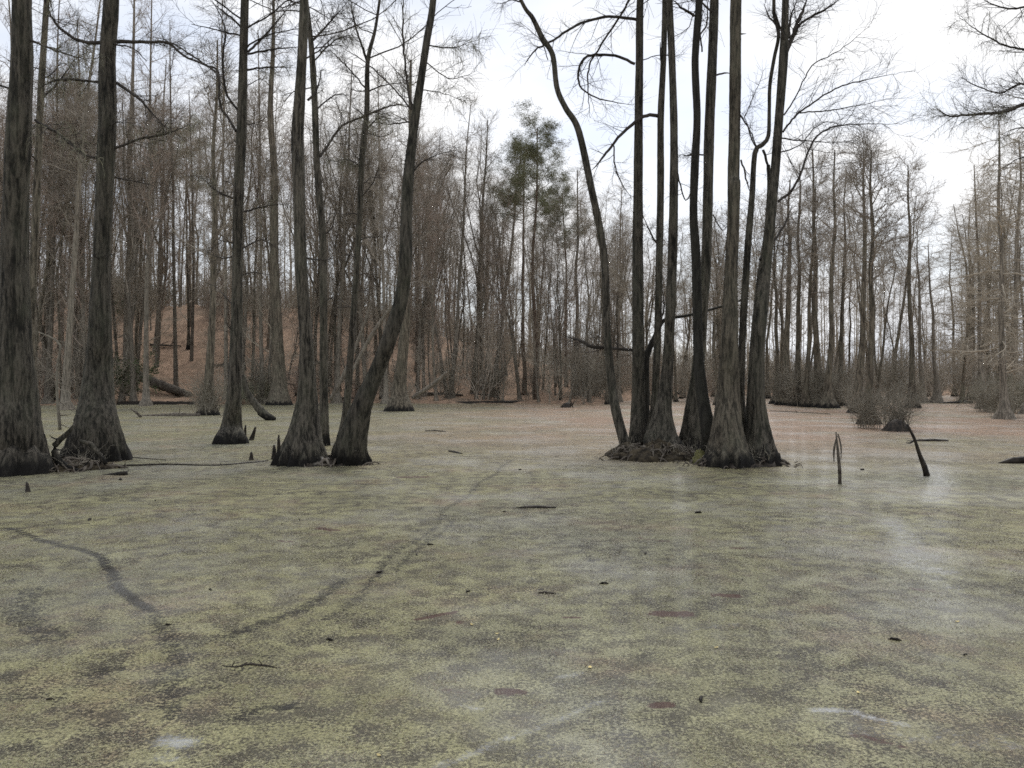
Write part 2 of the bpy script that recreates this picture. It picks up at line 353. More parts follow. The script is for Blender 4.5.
w = MB(); w.grid(np.stack([GX, GY, np.zeros_like(GX)], -1)); wo = w.build('water', m); tag(wo, kind='structure')
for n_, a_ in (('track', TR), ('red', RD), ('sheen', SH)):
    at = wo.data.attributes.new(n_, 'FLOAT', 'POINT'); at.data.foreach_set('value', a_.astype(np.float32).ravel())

# ------------------------------------------------------------------ traced trees of the swamp
def trunk_mod(n, sides, z, zb, hflare, amp, seed, lump=.04):
    r = np.random.default_rng(seed); th = np.arange(sides) / sides * 2 * math.pi
    k1 = r.integers(9, 13); ph = r.uniform(0, 6.28, 4)
    fl = np.exp(-np.maximum(z - zb, 0) / hflare)[:, None]
    ridge = .6 * np.abs(np.sin(k1 * .5 * th + ph[0])) + .4 * np.abs(np.sin((k1 + 3) * .5 * th + ph[1]))
    small = np.abs(np.sin(13 * th * .5 + ph[2] + .3 * np.sin(z[:, None] * 2)))
    md = 1 + amp * 1.15 * fl * (ridge[None] - .62) + (.05 + .07 * fl) * (small - .6)
    md = md + lump * np.sin(2 * th[None] + z[:, None] * 1.3 + ph[3]) * np.sin(z[:, None] * 2.1 + ph[1]) + r.normal(size=(n, sides)) * .012
    return md[None]

def crown_on(mb, tp, tr_, seed, limbs=16, lo=.5, length=(1.6, 4), ang=(45, 85), up=.05, br=7, tw=7, flat=.8, rb=.01, droop=0, decay=.4, thick=.034, twl=(.35, .9), wander=.2):
    rg = np.random.default_rng(seed)
    tp = tp[None]; tr_ = tr_[None]
    lp, lr = spawn(tp, tr_, limbs, lo, .99, length, ang, 7, .45, .02, up, wander, flat, rg, rmax=thick, droop=droop, decay=decay)
    bp_, br_ = spawn(lp, lr, br, .2, 1, (length[0] * .45, length[1] * .42), (30, 65), 4, .55, rb * 1.1, up * .7, .2, .9, rg, decay=.3, rmax=thick * .5)
    tp2, tr2 = spawn(bp_, br_, tw, .1, 1, twl, (25, 60), 2, .6, rb * .7, up * .5, .2, 1, rg, rmax=rb)
    mb.tubes(lp, lr, 5); mb.tubes(bp_, br_, 4); mb.tubes(tp2, tr2, 3)

def trace_pts(tr, D, base_extra=True, Ds=None):
    q = []
    for k, (x, y, w_) in enumerate(tr):
        d = D if Ds is None else D + Ds[k]
        p = P(x, y, d); q.append([*p, w_ / F * d / 2 * .88])
    return np.array(q)

def px_left(x): return x < 440 or x > 1000
def traced_tree(label, D, trace, branches=(), top=22, mat=BARK, twig=TWIGD, amp=.35, hfl=.5, sides=40, seed=1, name='swamp_tree', cat='tree', group=None,
                limbs=14, low=.0, toptaper=.3, step=.1, crown_len=(1.6, 4.5), flat=.75, droop=.06, br=6, tw=6, lowlimbs=0, dy=.25, rb=.009):
    rg = np.random.default_rng(seed)
    q = trace_pts(trace, D)
    ny = q[:, 1].copy(); ny[1:] += np.cumsum(rg.normal(size=len(q) - 1) * dy * .4)
    f_ = ny / q[:, 1]; q[:, 0] *= f_; q[:, 2] = CAMH + (q[:, 2] - CAMH) * f_; q[:, 1] = ny; q[:, 3] *= f_
    zs_, ys_t = q[:, 2].copy(), q[:, 1].copy()
    q[1:, 0] += rg.normal(size=len(q) - 1) * .008     # depth wander of the stem
    base = np.array([q[0, 0], D, 0.0])
    bot = q[0].copy(); bot[2] = -.5; bot[3] *= 1.12
    if q[0, 2] > .02: q0 = q[0].copy(); q0[2] = 0; q = np.concatenate([[bot, q0], q[0:]])
    else: q[0, 2] = 0; q = np.concatenate([[bot], q])
    last = q[-1]; dirv = q[-1, :3] - q[-2, :3]; dirv /= np.linalg.norm(dirv)
    if top and last[2] < top:
        n = 5; cur = last.copy(); h = (top - last[2]) / n; dv = dirv.copy()
        for k in range(n):
            dv = dv * .7 + np.array([0, 0, 1]) * .3 + rg.normal(size=3) * .04; dv /= np.linalg.norm(dv)
            cur = cur.copy(); cur[:3] += dv * h / max(dv[2], .5); cur[3] = last[3] * (1 - (k + 1) / n * (1 - toptaper)); q = np.concatenate([q, [cur]])
    s = catmull(q, step); s[:, 3] = np.maximum(s[:, 3], .012)
    root = empty(name, base); tag(root, label, cat, group)
    md = trunk_mod(len(s), sides, s[:, 2], 0, hfl, amp, seed)
    t_ = MB(); t_.tubes(s[:, :3], s[:, 3], sides, md); t_.build('trunk', mat, root, off=base)
    c_ = MB()
    if top:
        f0 = np.searchsorted(s[:, 2], 11.8) / len(s) if last[2] < 12.5 else .6
        f0 = max(low if low else f0, .2)
        crown_on(c_, s[:, :3], s[:, 3], seed + 9, limbs, f0, crown_len, flat=flat, droop=droop, br=br, tw=tw, rb=rb)
    if lowlimbs:
        k0 = np.searchsorted(s[:, 2], 3.5); k1 = np.searchsorted(s[:, 2], 13)
        crown_on(c_, s[k0:k1, :3], s[k0:k1, 3], seed + 19, lowlimbs, 0, (.5, 2.0), (50, 95), up=.02, br=4, tw=4, flat=.8, rb=.006, thick=.025, twl=(.2, .5))
    if c_.v: c_.build('crown', twig, root, off=base)
    for bi, bspec in enumerate(branches):
        pts_, ntw = bspec[0], bspec[1]
        d0 = float(np.interp(CAMH - (pts_[0][1] - HZ) / F * D, zs_, ys_t))
        dd = d0 + np.linspace(0, bspec[2] if len(bspec) > 2 else rg.uniform(-.6, .6), len(pts_))
        bq = np.array([[*P(a_, b_, e_), c_ / F * e_ / 2 * .85] for (a_, b_, c_), e_ in zip(pts_, dd)]); bq[-1, 3] *= .35
        bs = catmull(bq, .12); bs[:, 3] = np.maximum(bs[:, 3], .005)
        bs[1:, :3] += rg.normal(size=(len(bs) - 1, 3)) * .008
        bm_ = MB(); bm_.tubes(bs[:, :3], bs[:, 3], 7)
        if ntw:
            L = np.linalg.norm(np.diff(bs[:, :3], axis=0), axis=1).sum()
            ap, ar = spawn(bs[None, :, :3], bs[None, :, 3], int(ntw * 2.4), .12, 1, (.18 * min(L, 3), .5 * min(L, 3)), (25, 70), 5, .4, .005, .02, .15, .85, rg, rmax=.011, decay=.3)
            cp, cr_ = spawn(ap, ar, 8, .15, 1, (.2, .6), (25, 65), 3, .6, .0035, .0, .17, .9, rg, rmax=.006)
            bm_.tubes(ap, ar, 4); bm_.tubes(cp, cr_, 3)
        bo_ = bm_.build('branch', twig, root, off=base)
        if ntw and px_left(pts_[0][0]) and bi % 2 == 0:
            st_ = spawn(ap, ar, 3, .1, 1, (.02, .05), (60, 90), 1, .5, .003, 0, .1, 1, rg)[0]
            hp, hr = spawn(np.repeat(st_, 3, 0), np.full((len(st_) * 3, 2), .004), 1, 0, 1, (.12, .55), (40, 90), 4, 1, .004, 0, .12, 1, rg, rmax=.005, droop=1.6)
            hm_ = MB(); hm_.tubes(hp, hr, 3); ho_ = hm_.build('hanging_moss', MOSS, bo_, off=base); ho_['kind'] = 'stuff'
    return root

traced_tree('massive dark mossy trunk widening to a broad foot, standing at the picture edge', 18,
    [(8, 472, 92), (9, 458, 76), (11, 430, 62), (14, 400, 50), (15, 370, 42), (15, 330, 34), (15.5, 230, 27), (19, 128, 25), (22, 60, 22), (22, 0, 20)],
    [([(35, 120, 3), (60, 135, 2.5), (85, 158, 1.5)], 4), ([(15, 90, 3), (0, 85, 2), (-30, 70, 1)], 3), ([(30, 40, 3), (60, 52, 2), (88, 60, 1.5)], 5)], seed=3, amp=.25, hfl=.9, lowlimbs=0)
traced_tree('tall straight trunk with ribbed skirt foot and a long level branch, beside the massive trunk', 21,
    [(97, 460, 70), (97, 445, 58), (97, 425, 46), (97, 400, 36), (99, 365, 28), (100, 330, 24), (102, 256, 19), (106.5, 130, 19), (108, 60, 17), (111, 0, 16)],
    [([(103, 43, 5), (85, 42, 4), (70, 36, 3.5), (55, 22, 3), (45, 2, 2)], 8, .5), ([(117, 42, 4.5), (150, 42, 3.5), (168, 43, 3), (185, 56, 2.6), (215, 71, 2), (222, 92, 1.2)], 10, -.4),
     ([(98, 82, 3), (60, 80, 2.5), (35, 90, 1.2)], 7), ([(117, 83, 4), (140, 100, 3), (165, 127, 1.8)], 6), ([(115, 148, 3.2), (140, 139, 2.4), (165, 134, 2), (192, 124, 1)], 7),
     ([(100, 158, 3), (85, 155, 2.5), (62, 136, 1.8), (40, 126, 1)], 5)], seed=4, amp=.4, hfl=.9, lowlimbs=4)
traced_tree('thin pale stem rising close behind the massive edge trunk, leaning slightly', 25,
    [(34, 448, 18), (34, 420, 12), (33, 380, 9), (32, 300, 8), (36, 200, 8), (41, 90, 7), (47, 0, 6)], [([(40, 100, 3), (60, 80, 2), (80, 50, 1.2)], 6)], mat=BARKG, seed=5, lowlimbs=8)
traced_tree('upright dark trunk with small black flared foot and many curving branches, standing alone', 27,
    [(231, 443, 37), (231, 438, 32), (232, 425, 22), (234, 400, 16), (235.5, 370, 14.5), (237, 300, 12), (238.5, 200, 11.5), (241.5, 128, 11), (243, 60, 9.5), (244.5, 0, 9)],
    [([(236, 131, 3.5), (228, 118, 3), (220, 104, 3), (218, 72, 2.6), (205, 64, 2.2), (175, 45, 1.6), (150, 35, 1)], 9, .6), ([(239, 112, 3), (226, 92, 2.8), (223, 60, 2.5), (225, 28, 2), (212, 0, 1.5)], 8),
     ([(248, 52, 3), (268, 32, 2.4), (292, 4, 1.5)], 7), ([(248, 54, 2.6), (275, 49, 2), (302, 47, 1)], 7), ([(247, 70, 2.6), (270, 67, 1.8), (296, 68, 1)], 6), ([(240, 26, 2.5), (228, 15, 2), (212, 3, 1.3)], 5),
     ([(244, 212, 2.5), (262, 207, 1.8), (288, 203, 1)], 4), ([(243, 248, 2), (262, 240, 1.5), (280, 250, 1)], 4), ([(236, 200, 2.5), (215, 190, 1.6), (200, 175, 1)], 5), ([(236, 255, 2), (222, 258, 1.4), (205, 252, 1)], 4)],
    seed=6, amp=.4, hfl=.5, limbs=20, lowlimbs=10)
traced_tree('thick upright trunk on a wide ribbed foot, joined at the base to the leaning trunk', 20,
    [(302, 464, 60), (303, 450, 48), (305, 430, 35), (307.5, 400, 23), (307, 365, 17), (305.5, 330, 14.5), (301, 256, 13.5), (299, 180, 13.5), (298, 140, 14), (300, 100, 12), (303, 50, 10.5), (304, 0, 10)],
    [([(308, 100, 3), (316, 92, 2.5), (322, 70, 1.6)], 3)], seed=7, amp=.45, hfl=.7, lowlimbs=3)
traced_tree('bare trunk leaning outward then curving up, rising from the shared wide foot', 20,
    [(350, 464, 42), (350, 450, 36), (356, 425, 28), (364, 400, 21), (376, 372, 18), (389, 340, 17), (401, 300, 16), (405, 265, 15), (406, 230, 14), (408, 190, 12.5), (411, 150, 11), (415, 120, 9.5), (421, 80, 8.5), (427, 40, 8), (433, 0, 7.5)],
    [([(414, 112, 3), (409, 95, 3), (405, 65, 2.6), (403, 30, 2.2), (404, -10, 2)], 7, .3), ([(412, 110, 2.2), (395, 90, 1.8), (365, 62, 1.4), (338, 45, 1)], 8), ([(428, 45, 1.8), (450, 48, 1.4), (478, 40, .9)], 6),
     ([(426, 62, 1.5), (448, 78, 1.2), (470, 75, .8)], 5), ([(421, 90, 1.5), (440, 92, 1), (462, 100, .8)], 4), ([(410, 175, 2), (425, 160, 1.5), (452, 150, 1)], 6), ([(411, 122, 1.8), (390, 124, 1.4), (372, 122, .9)], 4)],
    seed=8, amp=.45, hfl=.6)
traced_tree('slim dark trunk between upright and leaning trunks, one branch arching over to the leaning one', 26,
    [(323, 446, 16), (324, 420, 11), (324, 380, 9.5), (324, 300, 8.5), (322, 230, 8), (317, 165, 7.5), (314, 100, 7), (311, 45, 6), (306, 0, 5)],
    [([(320, 157, 3.2), (328, 145, 3), (342, 126, 2.8), (362, 117, 2.5), (387, 107, 2), (408, 104, 1.4)], 9, .4), ([(313, 40, 3), (330, 22, 2), (345, 5, 1.4)], 12), ([(315, 60, 2), (335, 40, 1.5), (352, 35, 1)], 10),
     ([(316, 110, 2), (335, 95, 1.5), (350, 96, 1)], 7)], seed=9, twig=TWIGD, lowlimbs=8)
traced_tree('slim wavy trunk forking near its top, standing behind the shared wide foot', 28,
    [(343, 441, 14), (346, 415, 9), (349, 380, 8), (354, 310, 7), (359, 230, 6.5), (362, 160, 6.5), (367, 110, 6), (368, 62, 5), (375, 30, 3.5), (380, 0, 3)],
    [([(368, 64, 3.5), (360, 40, 2.5), (354, 20, 2), (350, -5, 1.5)], 8), ([(367, 90, 2), (350, 70, 1.5), (325, 45, 1)], 9), ([(368, 92, 2), (385, 85, 1.4), (412, 82, 1)], 6),
     ([(366, 130, 2), (380, 118, 1.5), (400, 121, 1)], 7), ([(364, 170, 1.8), (350, 160, 1.2), (330, 162, .8)], 6)], seed=10, toptaper=.3, lowlimbs=14)
# the stand in the middle
CL = 'swamp trees of the middle stand'
traced_tree('slender stem with a long sideways bow, outermost of the middle stand', 22.5,
    [(628, 455, 16), (624, 440, 12), (616, 410, 11), (611, 380, 10), (607, 330, 8.5), (605, 265, 8), (600, 230, 8), (591, 185, 8), (578, 130, 7.5), (566, 108, 6.5), (557, 88, 6), (552, 55, 6), (543, 38, 6), (533, 18, 5), (521, 0, 4)],
    [([(548, 60, 1.2), (540, 40, 1), (520, 22, .8)], 4), ([(522, 2, 2), (512, 0, 1.5), (500, 4, 1)], 3), ([(608, 345, 2), (600, 347, 1.8), (590, 345, 1.8), (577, 340, 1.2)], 3)], seed=20, amp=.2, group=None, toptaper=.4, limbs=6, crown_len=(.8, 2.5))
traced_tree('straight stem with two arching branches curling down, second stem of the middle stand', 23.5,
    [(638, 452, 26), (638, 435, 20), (638, 400, 15), (638, 340, 13), (637.5, 256, 12.5), (638.5, 200, 11), (639, 128, 9.5), (639, 60, 8.5), (640, 0, 8)],
    [([(638, 20, 3.6), (618, 17, 3.4), (600, 18, 3.2), (577, 25, 3), (550, 42, 2.5), (535, 50, 2), (524, 66, 1.5)], 8, .3), ([(635, 64, 3.4), (615, 56, 3.2), (592, 55, 3), (582, 62, 3), (578, 78, 2.6), (585, 91, 2), (605, 100, 1.5), (632, 105, 1)], 8, -.3),
     ([(634, -12, 2.6), (625, 8, 2.5), (613, 27, 2.4), (598, 50, 2.2), (589, 66, 2), (588, 90, 1.5), (590, 118, 1)], 5, .5), ([(643, 60, 1.2), (660, 55, 1), (680, 58, .7)], 3)], seed=21, amp=.25)
traced_tree('thin stem with one thick branch hooking down across its neighbour, middle stand', 24,
    [(651, 447, 22), (652, 430, 13), (655, 400, 9), (657.5, 330, 8), (659, 256, 7.8), (660, 190, 7.8), (660.5, 118, 7.5), (663, 60, 6.5), (665, 0, 6)],
    [([(661, 117, 4.5), (650, 115, 4.2), (636, 121, 4), (618, 138, 3.4), (604, 156, 2.8), (592, 170, 2)], 4, -.7), ([(614, 146, 1.8), (615, 165, 1.8), (619, 178, 1.6), (632, 200, 1)], 5, -.5), ([(661, 60, 2.4), (660, 42, 2.2)], 0), ([(660, 250, 3), (650, 232, 2), (643, 215, 1.4)], 4)], seed=22, amp=.2)
traced_tree('gently bowed stem broadening to a skirted foot, inner stem of the middle stand', 23,
    [(662, 450, 46), (661, 435, 34), (663, 410, 20), (667.5, 370, 13), (670.5, 310, 11.5), (672, 256, 10.8), (674, 190, 9.5), (674, 130, 8.5), (672.5, 70, 8), (669.5, 0, 7.5)], [([(676, 170, 2), (686, 200, 1.4), (695, 180, .9)], 3)], seed=23, amp=.4)
traced_tree('short dark crooked snag with side limbs, tucked inside the middle stand', 25,
    [(646, 445, 11), (646, 430, 8), (646, 395, 7.5), (646, 362, 7), (649, 350, 6.5), (655, 336, 6), (662, 322, 4.5), (672, 318, 3.5), (690, 315, 3), (720, 307, 2.5), (742, 300, 2)],
    [([(647, 352, 4.5), (632, 350, 4), (610, 348, 3.6), (592, 347, 3.4), (581, 341, 3), (566, 336, 2)], 6, .5), ([(660, 325, 3), (664, 305, 2), (662, 285, 1.2)], 3)], top=0, seed=24, name='snag_tree', mat=BARKD)
traced_tree('straight pale stem behind the darkest stem, on its own stump foot, middle stand', 23.5,
    [(692, 451, 36), (692, 440, 30), (694, 410, 20), (698, 370, 14), (703, 300, 12), (706.5, 256, 11.5), (708, 190, 11), (709, 130, 11), (712, 60, 10.5), (714.5, 0, 10)],
    [([(717, 75, 2.2), (724, 73, 2), (731, 74, 1.5)], 0), ([(702, 52, 2), (700, 30, 1.5), (705, 5, 1.2)], 3), ([(703, 155, 2), (692, 154, 1.6), (684, 156, 1.2)], 3), ([(713, 215, 1.6), (722, 230, 1.2), (730, 222, 1)], 3)], seed=25, amp=.3)
traced_tree('darkest blackish stem, curving at the bottom, in the middle stand', 21,
    [(712, 462, 34), (711, 450, 22), (708, 430, 17), (703, 400, 13.5), (699, 360, 11.5), (697.5, 320, 10.5), (696, 256, 10.5), (694, 215, 9), (695.5, 165, 9), (697, 117, 8), (695.5, 60, 8), (699, 0, 8)],
    [([(694, 16, 3.2), (684, 9, 2.8), (672, 0, 2.2)], 2), ([(696, 155, 2), (680, 155, 1.5)], 2), ([(700, 35, 2), (707, 22, 2), (708, 0, 2)], 2)], mat=BARKD, seed=26, amp=.25)
traced_tree('broad straight grey stem with fluted foot, thickest of the middle stand', 19.5,
    [(728, 465, 52), (728, 450, 42), (728, 425, 32), (728.5, 390, 24), (729.5, 340, 19), (731.5, 280, 15.5), (733, 230, 13.5), (734, 186, 14.5), (733.5, 176, 13), (735, 128, 12.5), (735.5, 60, 12.5), (736, 0, 12)],
    [([(740, 115, 2), (748, 127, 1.8), (752, 140, 1.6), (759, 152, 1.2)], 2), ([(741, 34, 2), (746, 34, 1)], 0), ([(741, 160, 2.2), (746, 178, 2), (750, 192, 1.6)], 1), ([(744, 118, 1), (752, 100, 1), (763, 74, .8)], 4)], mat=BARKG, seed=27, amp=.5, hfl=.9)
traced_tree('thin crooked stem with a sharp elbow, between the thickest and forked stems', 20.5,
    [(744, 461, 20), (742, 430, 12), (741, 390, 9), (743.5, 320, 8), (747.5, 250, 7.5), (751, 200, 6.5), (755, 153, 5.5), (762, 145, 5), (769, 136, 4.5), (769, 110, 4), (770, 85, 4), (774, 58, 4), (778, 35, 4), (775, 15, 4), (774, 0, 3.6)],
    [([(779, 27, 2.4), (770, 18, 2), (764, 5, 1.6)], 2), ([(763, 150, 3.2), (768, 165, 2.8), (769, 180, 2.2)], 1), ([(757, 148, 1.6), (750, 130, 1.2), (742, 113, 1)], 4)], seed=28, amp=.3, limbs=8)
traced_tree('slim stem running alongside the forked stem, close against it', 20.8,
    [(752, 461, 22), (750, 430, 14), (751, 395, 10), (754, 340, 8), (760, 280, 7.5), (767, 235, 7), (770, 190, 5.5), (769, 165, 4)], [], top=0, seed=29, amp=.3, mat=BARK)
traced_tree('forked stem with long fine branches sweeping outward over the water, middle stand', 19.8,
    [(762, 466, 40), (760, 448, 32), (757.5, 420, 23), (756, 390, 18), (757.5, 350, 15.5), (761, 310, 14), (766, 265, 12.5), (771, 215, 11), (775, 170, 10), (779, 125, 9.5), (781.5, 85, 9.5), (784, 52, 10), (785, 25, 8), (786, 0, 7.5)],
    [([(786, 52, 6), (791, 40, 5.5), (798, 22, 5), (807, 0, 4.5)], 8, .5), ([(792, 36, 3.4), (805, 20, 2.8), (823, 11, 2.5), (842, -3, 2)], 4, -.4),
     ([(783, 132, 2.4), (792, 120, 2.3), (800, 112, 2.2), (828, 93, 1.8), (852, 83, 1.5), (900, 73, 1)], 8, .6), ([(800, 113, 1.7), (825, 111, 1.5), (850, 107, 1.2), (892, 98, .8)], 6, .5),
     ([(778, 202, 3.2), (790, 192, 3), (799, 177, 2.8), (805, 160, 2.5), (812, 143, 2.2), (822, 132, 2), (845, 125, 1.6), (902, 124, .9)], 10, -.5),
     ([(784, 115, 2), (795, 98, 1.6), (812, 66, 1.4), (840, 50, 1), (870, 26, .8)], 7, .3), ([(780, 138, 2), (800, 140, 1.5), (825, 142, 1), (855, 143, .7)], 6), ([(781, 152, 1.8), (800, 145, 1.3), (822, 123, 1), (860, 128, .7)], 5),
     ([(786, 44, 2.5), (781, 30, 2), (776, 12, 1.6)], 3), ([(789, 38, 3), (790, 20, 2.5), (797, 0, 2)], 3), ([(760, 260, 3.6), (772, 245, 3), (784, 225, 2.4), (793, 205, 1.5)], 5, .6)], seed=30, amp=.45, hfl=.8)
# overhanging tree just outside the frame, its limbs reach in
traced_tree('dark limbs hanging in from a tree beyond the frame edge, high over the water', 24,
    [(1120, 450, 50), (1120, 430, 34), (1118, 380, 24), (1112, 250, 20), (1105, 100, 17), (1100, 0, 14)],
    [([(1105, 95, 8), (1070, 92, 6), (1040, 98, 5), (1024, 104, 4.5), (1003, 112, 4), (975, 114, 3), (950, 116, 2), (935, 108, 1.2)], 26, .6), ([(1040, 98, 3), (1022, 84, 2.4), (1000, 93, 1.8), (975, 85, 1), (962, 78, .8)], 18, .4),
     ([(1102, 40, 6), (1060, 50, 4), (1015, 48, 2.4), (985, 35, 1.6), (960, 18, 1)], 14, -.5), ([(1100, 10, 5), (1050, 5, 3), (1005, 8, 2), (975, -5, 1)], 12), ([(1108, 140, 5), (1060, 135, 3), (1020, 128, 1.5), (1000, 135, 1)], 10, .5),
     ([(1108, 180, 5), (1060, 160, 3), (1022, 158, 1.5), (1000, 170, 1)], 10, -.5)],
    seed=31, limbs=10)

# ------------------------------------------------------------------ smaller traced trees farther back
def mid(label, px, py, w_, tx, ty, seed, foot=2.6, bend=0, mat=BARKH, twig=TWIG, limbs=18, lo=.3, clen=(1.5, 4.5), **kw):
    D = D_of(py)
    n = 6; tr = [(px, py, w_ * foot), (px, py - 4 - w_ * .35, w_ * (1 + (foot - 1) * .5)), (px, py - 14 - w_ * .9, w_ * 1.12)]
    w_ *= .82
    for k in range(1, n + 1):
        f = .12 + .88 * k / n; tr.append((px + (tx - px) * f + bend * math.sin(f * 3.1) + (np.random.default_rng(seed * 7 + k).uniform(-1, 1) * w_ * .25), py + (ty - py) * f, w_ * (1 - .8 * f ** 1.5)))
    return traced_tree(label, D, tr, [], top=0, mat=mat, twig=twig, seed=seed, step=.5, sides=12, name=kw.pop('name', 'bare_tree'), **{k: v for k, v in kw.items() if k in ('cat', 'group')}) , D, tr
def midtree(label, px, py, w_, tx, ty, seed, foot=2.6, bend=0, mat=BARKH, twig=TWIG, limbs=22, lo=.3, clen=(1.2, 4.2), up=.08, ang=(35, 75), flat=.9, br=8, tw=8, droop=0, rb=.012, name='bare_tree', decay=.5):
    r, D, tr = mid(label, px, py, w_, tx, ty, seed, foot, bend, mat, twig, name=name)
    q = catmull(trace_pts(tr, D), .5); base = np.array(r.location)
    c_ = MB(); crown_on(c_, q[:, :3], q[:, 3], seed + 5, limbs, lo, clen, ang, up, br, tw, flat, rb, droop, decay, thick=.045, twl=(.3, 1.0))
    c_.build('crown', twig, r, off=base); return r
midtree('curved slender tree in the water between the massive trunk and skirted trunk', 66, 410, 8, 101, -10, 41, bend=-6, limbs=34, lo=.4)
midtree('dark straight tree at the far bank just past the skirted trunk', 127, 403, 9, 134, -30, 42, limbs=34, lo=.35)
midtree('thin tree at the far bank behind the fallen hillside log', 156, 400, 6, 166, 60, 43, limbs=24)
midtree('very thin wavy tree before the orange leaf slope', 191, 400, 4.5, 188, 90, 44, bend=4, limbs=20, foot=1.8)
midtree('twiggy-skirted grey tree in the water next to the upright dark trunk', 208, 415, 10, 217, 40, 45, mat=BARKG, limbs=34, foot=3.2)
midtree('broad pale grey tree at the bank behind the thick upright trunk', 279, 405, 15, 271, -10, 46, mat=BARKG, limbs=30, lo=.45, foot=2.2)
midtree('bulging tree on a dark skirted foot behind the leaning trunk', 400, 411, 14, 412, 60, 47, mat=BARKG, foot=2.7, limbs=30)
midtree('lopsided thin tree low behind the slim wavy trunk', 337, 403, 6, 352, 60, 48, limbs=26)
midtree('thin tree at the bank just inside the leaning trunk', 386, 404, 5, 378, 70, 49, limbs=24)
midtree('slender tree leaning outward ahead of the pines', 493, 402, 5.5, 522, 150, 50, limbs=26, lo=.35)
midtree('slim tree at the bank midway between leaning trunk and pines', 452, 403, 5, 470, 105, 51, limbs=30, up=.15)
midtree('many-branched upswept tree showing pale against sky near the pines', 474, 401, 6, 487, 120, 52, limbs=34, up=.2, ang=(25, 50), mat=BARKG)
midtree('slim bank tree seen just outside the bowed stem', 575, 402, 6, 578, 170, 53, limbs=30, lo=.35)
midtree('slim bank tree in the gap inside the bowed stem', 618, 402, 5, 622, 190, 54, limbs=26, lo=.4)
for k, (px, py, w_, tx, ty, d_) in enumerate([
        (786, 405, 9, 790, 180, 'first tree of the dense far row, nearest the forked stem'), (797, 406, 7, 800, 165, 'second tree of the dense far row, slim and straight'),
        (806, 407, 6, 815, 175, 'third tree of the dense far row, thin and slightly leaning'), (818, 407, 9, 812, 150, 'fourth tree of the dense far row, thick and forked high'),
        (828, 408, 8, 836, 150, 'fifth tree of the dense far row, on a black foot'), (840, 406, 6, 846, 170, 'last slim tree of the dense far row before the skirted ones'),
        (777, 404, 6, 774, 215, 'thin far tree peeping out beside the forked stem')]):
    midtree(d_, px, py, w_, tx, ty, 60 + k, mat=BARKG, foot=3, limbs=24, lo=.45, twig=TWIG, clen=(1.5, 4), up=.1, tw=8)
midtree('grey tree with curving double top on a shaggy skirt, by the brushy stumps', 858, 413, 9, 862, 150, 70, mat=BARKG, foot=3, limbs=24, lo=.5, bend=3, twig=TWIG)
midtree('straight tree rising from the shaggy stump foot nearest the leaning stick', 869, 424, 9, 872, 150, 71, mat=BARKG, foot=3.6, limbs=24, lo=.5, twig=TWIG)
midtree('lone slim pole tree topped by a flat crown in the sky gap', 912, 408, 7, 908, 165, 72, mat=BARKG, foot=3.4, limbs=16, lo=.72, twig=TWIG, clen=(1.5, 4), decay=.3)
midtree('thin far tree just beyond the lone pole tree', 922, 403, 5, 917, 230, 73, limbs=16, lo=.55, foot=3, twig=TWIG)
midtree('small neat tree with level layered branches in the sky gap', 937, 403, 5.5, 929, 245, 74, limbs=26, lo=.3, flat=.35, up=0, ang=(70, 95), twig=TWIGT, foot=3)
midtree('brown feathery cypress with black foot beside floating edge log', 1004, 419, 8, 998, 120, 75, limbs=36, lo=.16, flat=.3, up=0, ang=(65, 95), twig=TWIGT, br=7, tw=8, droop=.05, foot=3.2, name='cypress_tree')
midtree('feathery cypress at the frame edge, tallest of the brown clump', 1030, 414, 9, 1026, 90, 76, limbs=36, lo=.16, flat=.3, up=0, ang=(65, 95), twig=TWIGT, br=7, tw=8, droop=.05, name='cypress_tree')
midtree('slim cypress on the inner side of the brown clump', 982, 409, 6, 975, 165, 77, limbs=40, lo=.2, flat=.3, up=0, ang=(65, 95), twig=TWIGT, br=7, tw=8, name='cypress_tree')
midtree('feathery cypress beyond the brown clump, half hidden by it', 1015, 406, 8, 1020, 140, 78, limbs=34, lo=.2, flat=.3, up=0, ang=(65, 95), twig=TWIGT, br=7, tw=8, name='cypress_tree')

for k, (px, py, w_, tx, ty, d_) in enumerate([(22, 408, 7, 8, -20, 'half-hidden reddish-twigged tree just past the massive trunk, leaning to the edge'), (48, 405, 6, 60, -10, 'reddish-twigged tree rising between massive trunk and curved slender tree'), (84, 404, 6, 78, 20, 'thin reddish-twigged tree tucked by the skirted trunk'),
        (146, 406, 6, 152, -20, 'tall reddish-twigged tree above the long half-sunk log'), (176, 402, 5, 170, 20, 'reddish-twigged tree before the orange slope, nearer the log end'), (226, 404, 5, 222, -10, 'thin tall tree hugging the upright dark trunk'),
        (262, 404, 5, 258, 30, 'slim tall tree between upright dark trunk and pale grey tree')]):
    midtree(d_, px, py, w_, tx, ty, 160 + k, limbs=36, lo=.35, twig=TWIGR if k < 5 else TWIG, clen=(1.5, 5), br=8, tw=7, rb=.01)
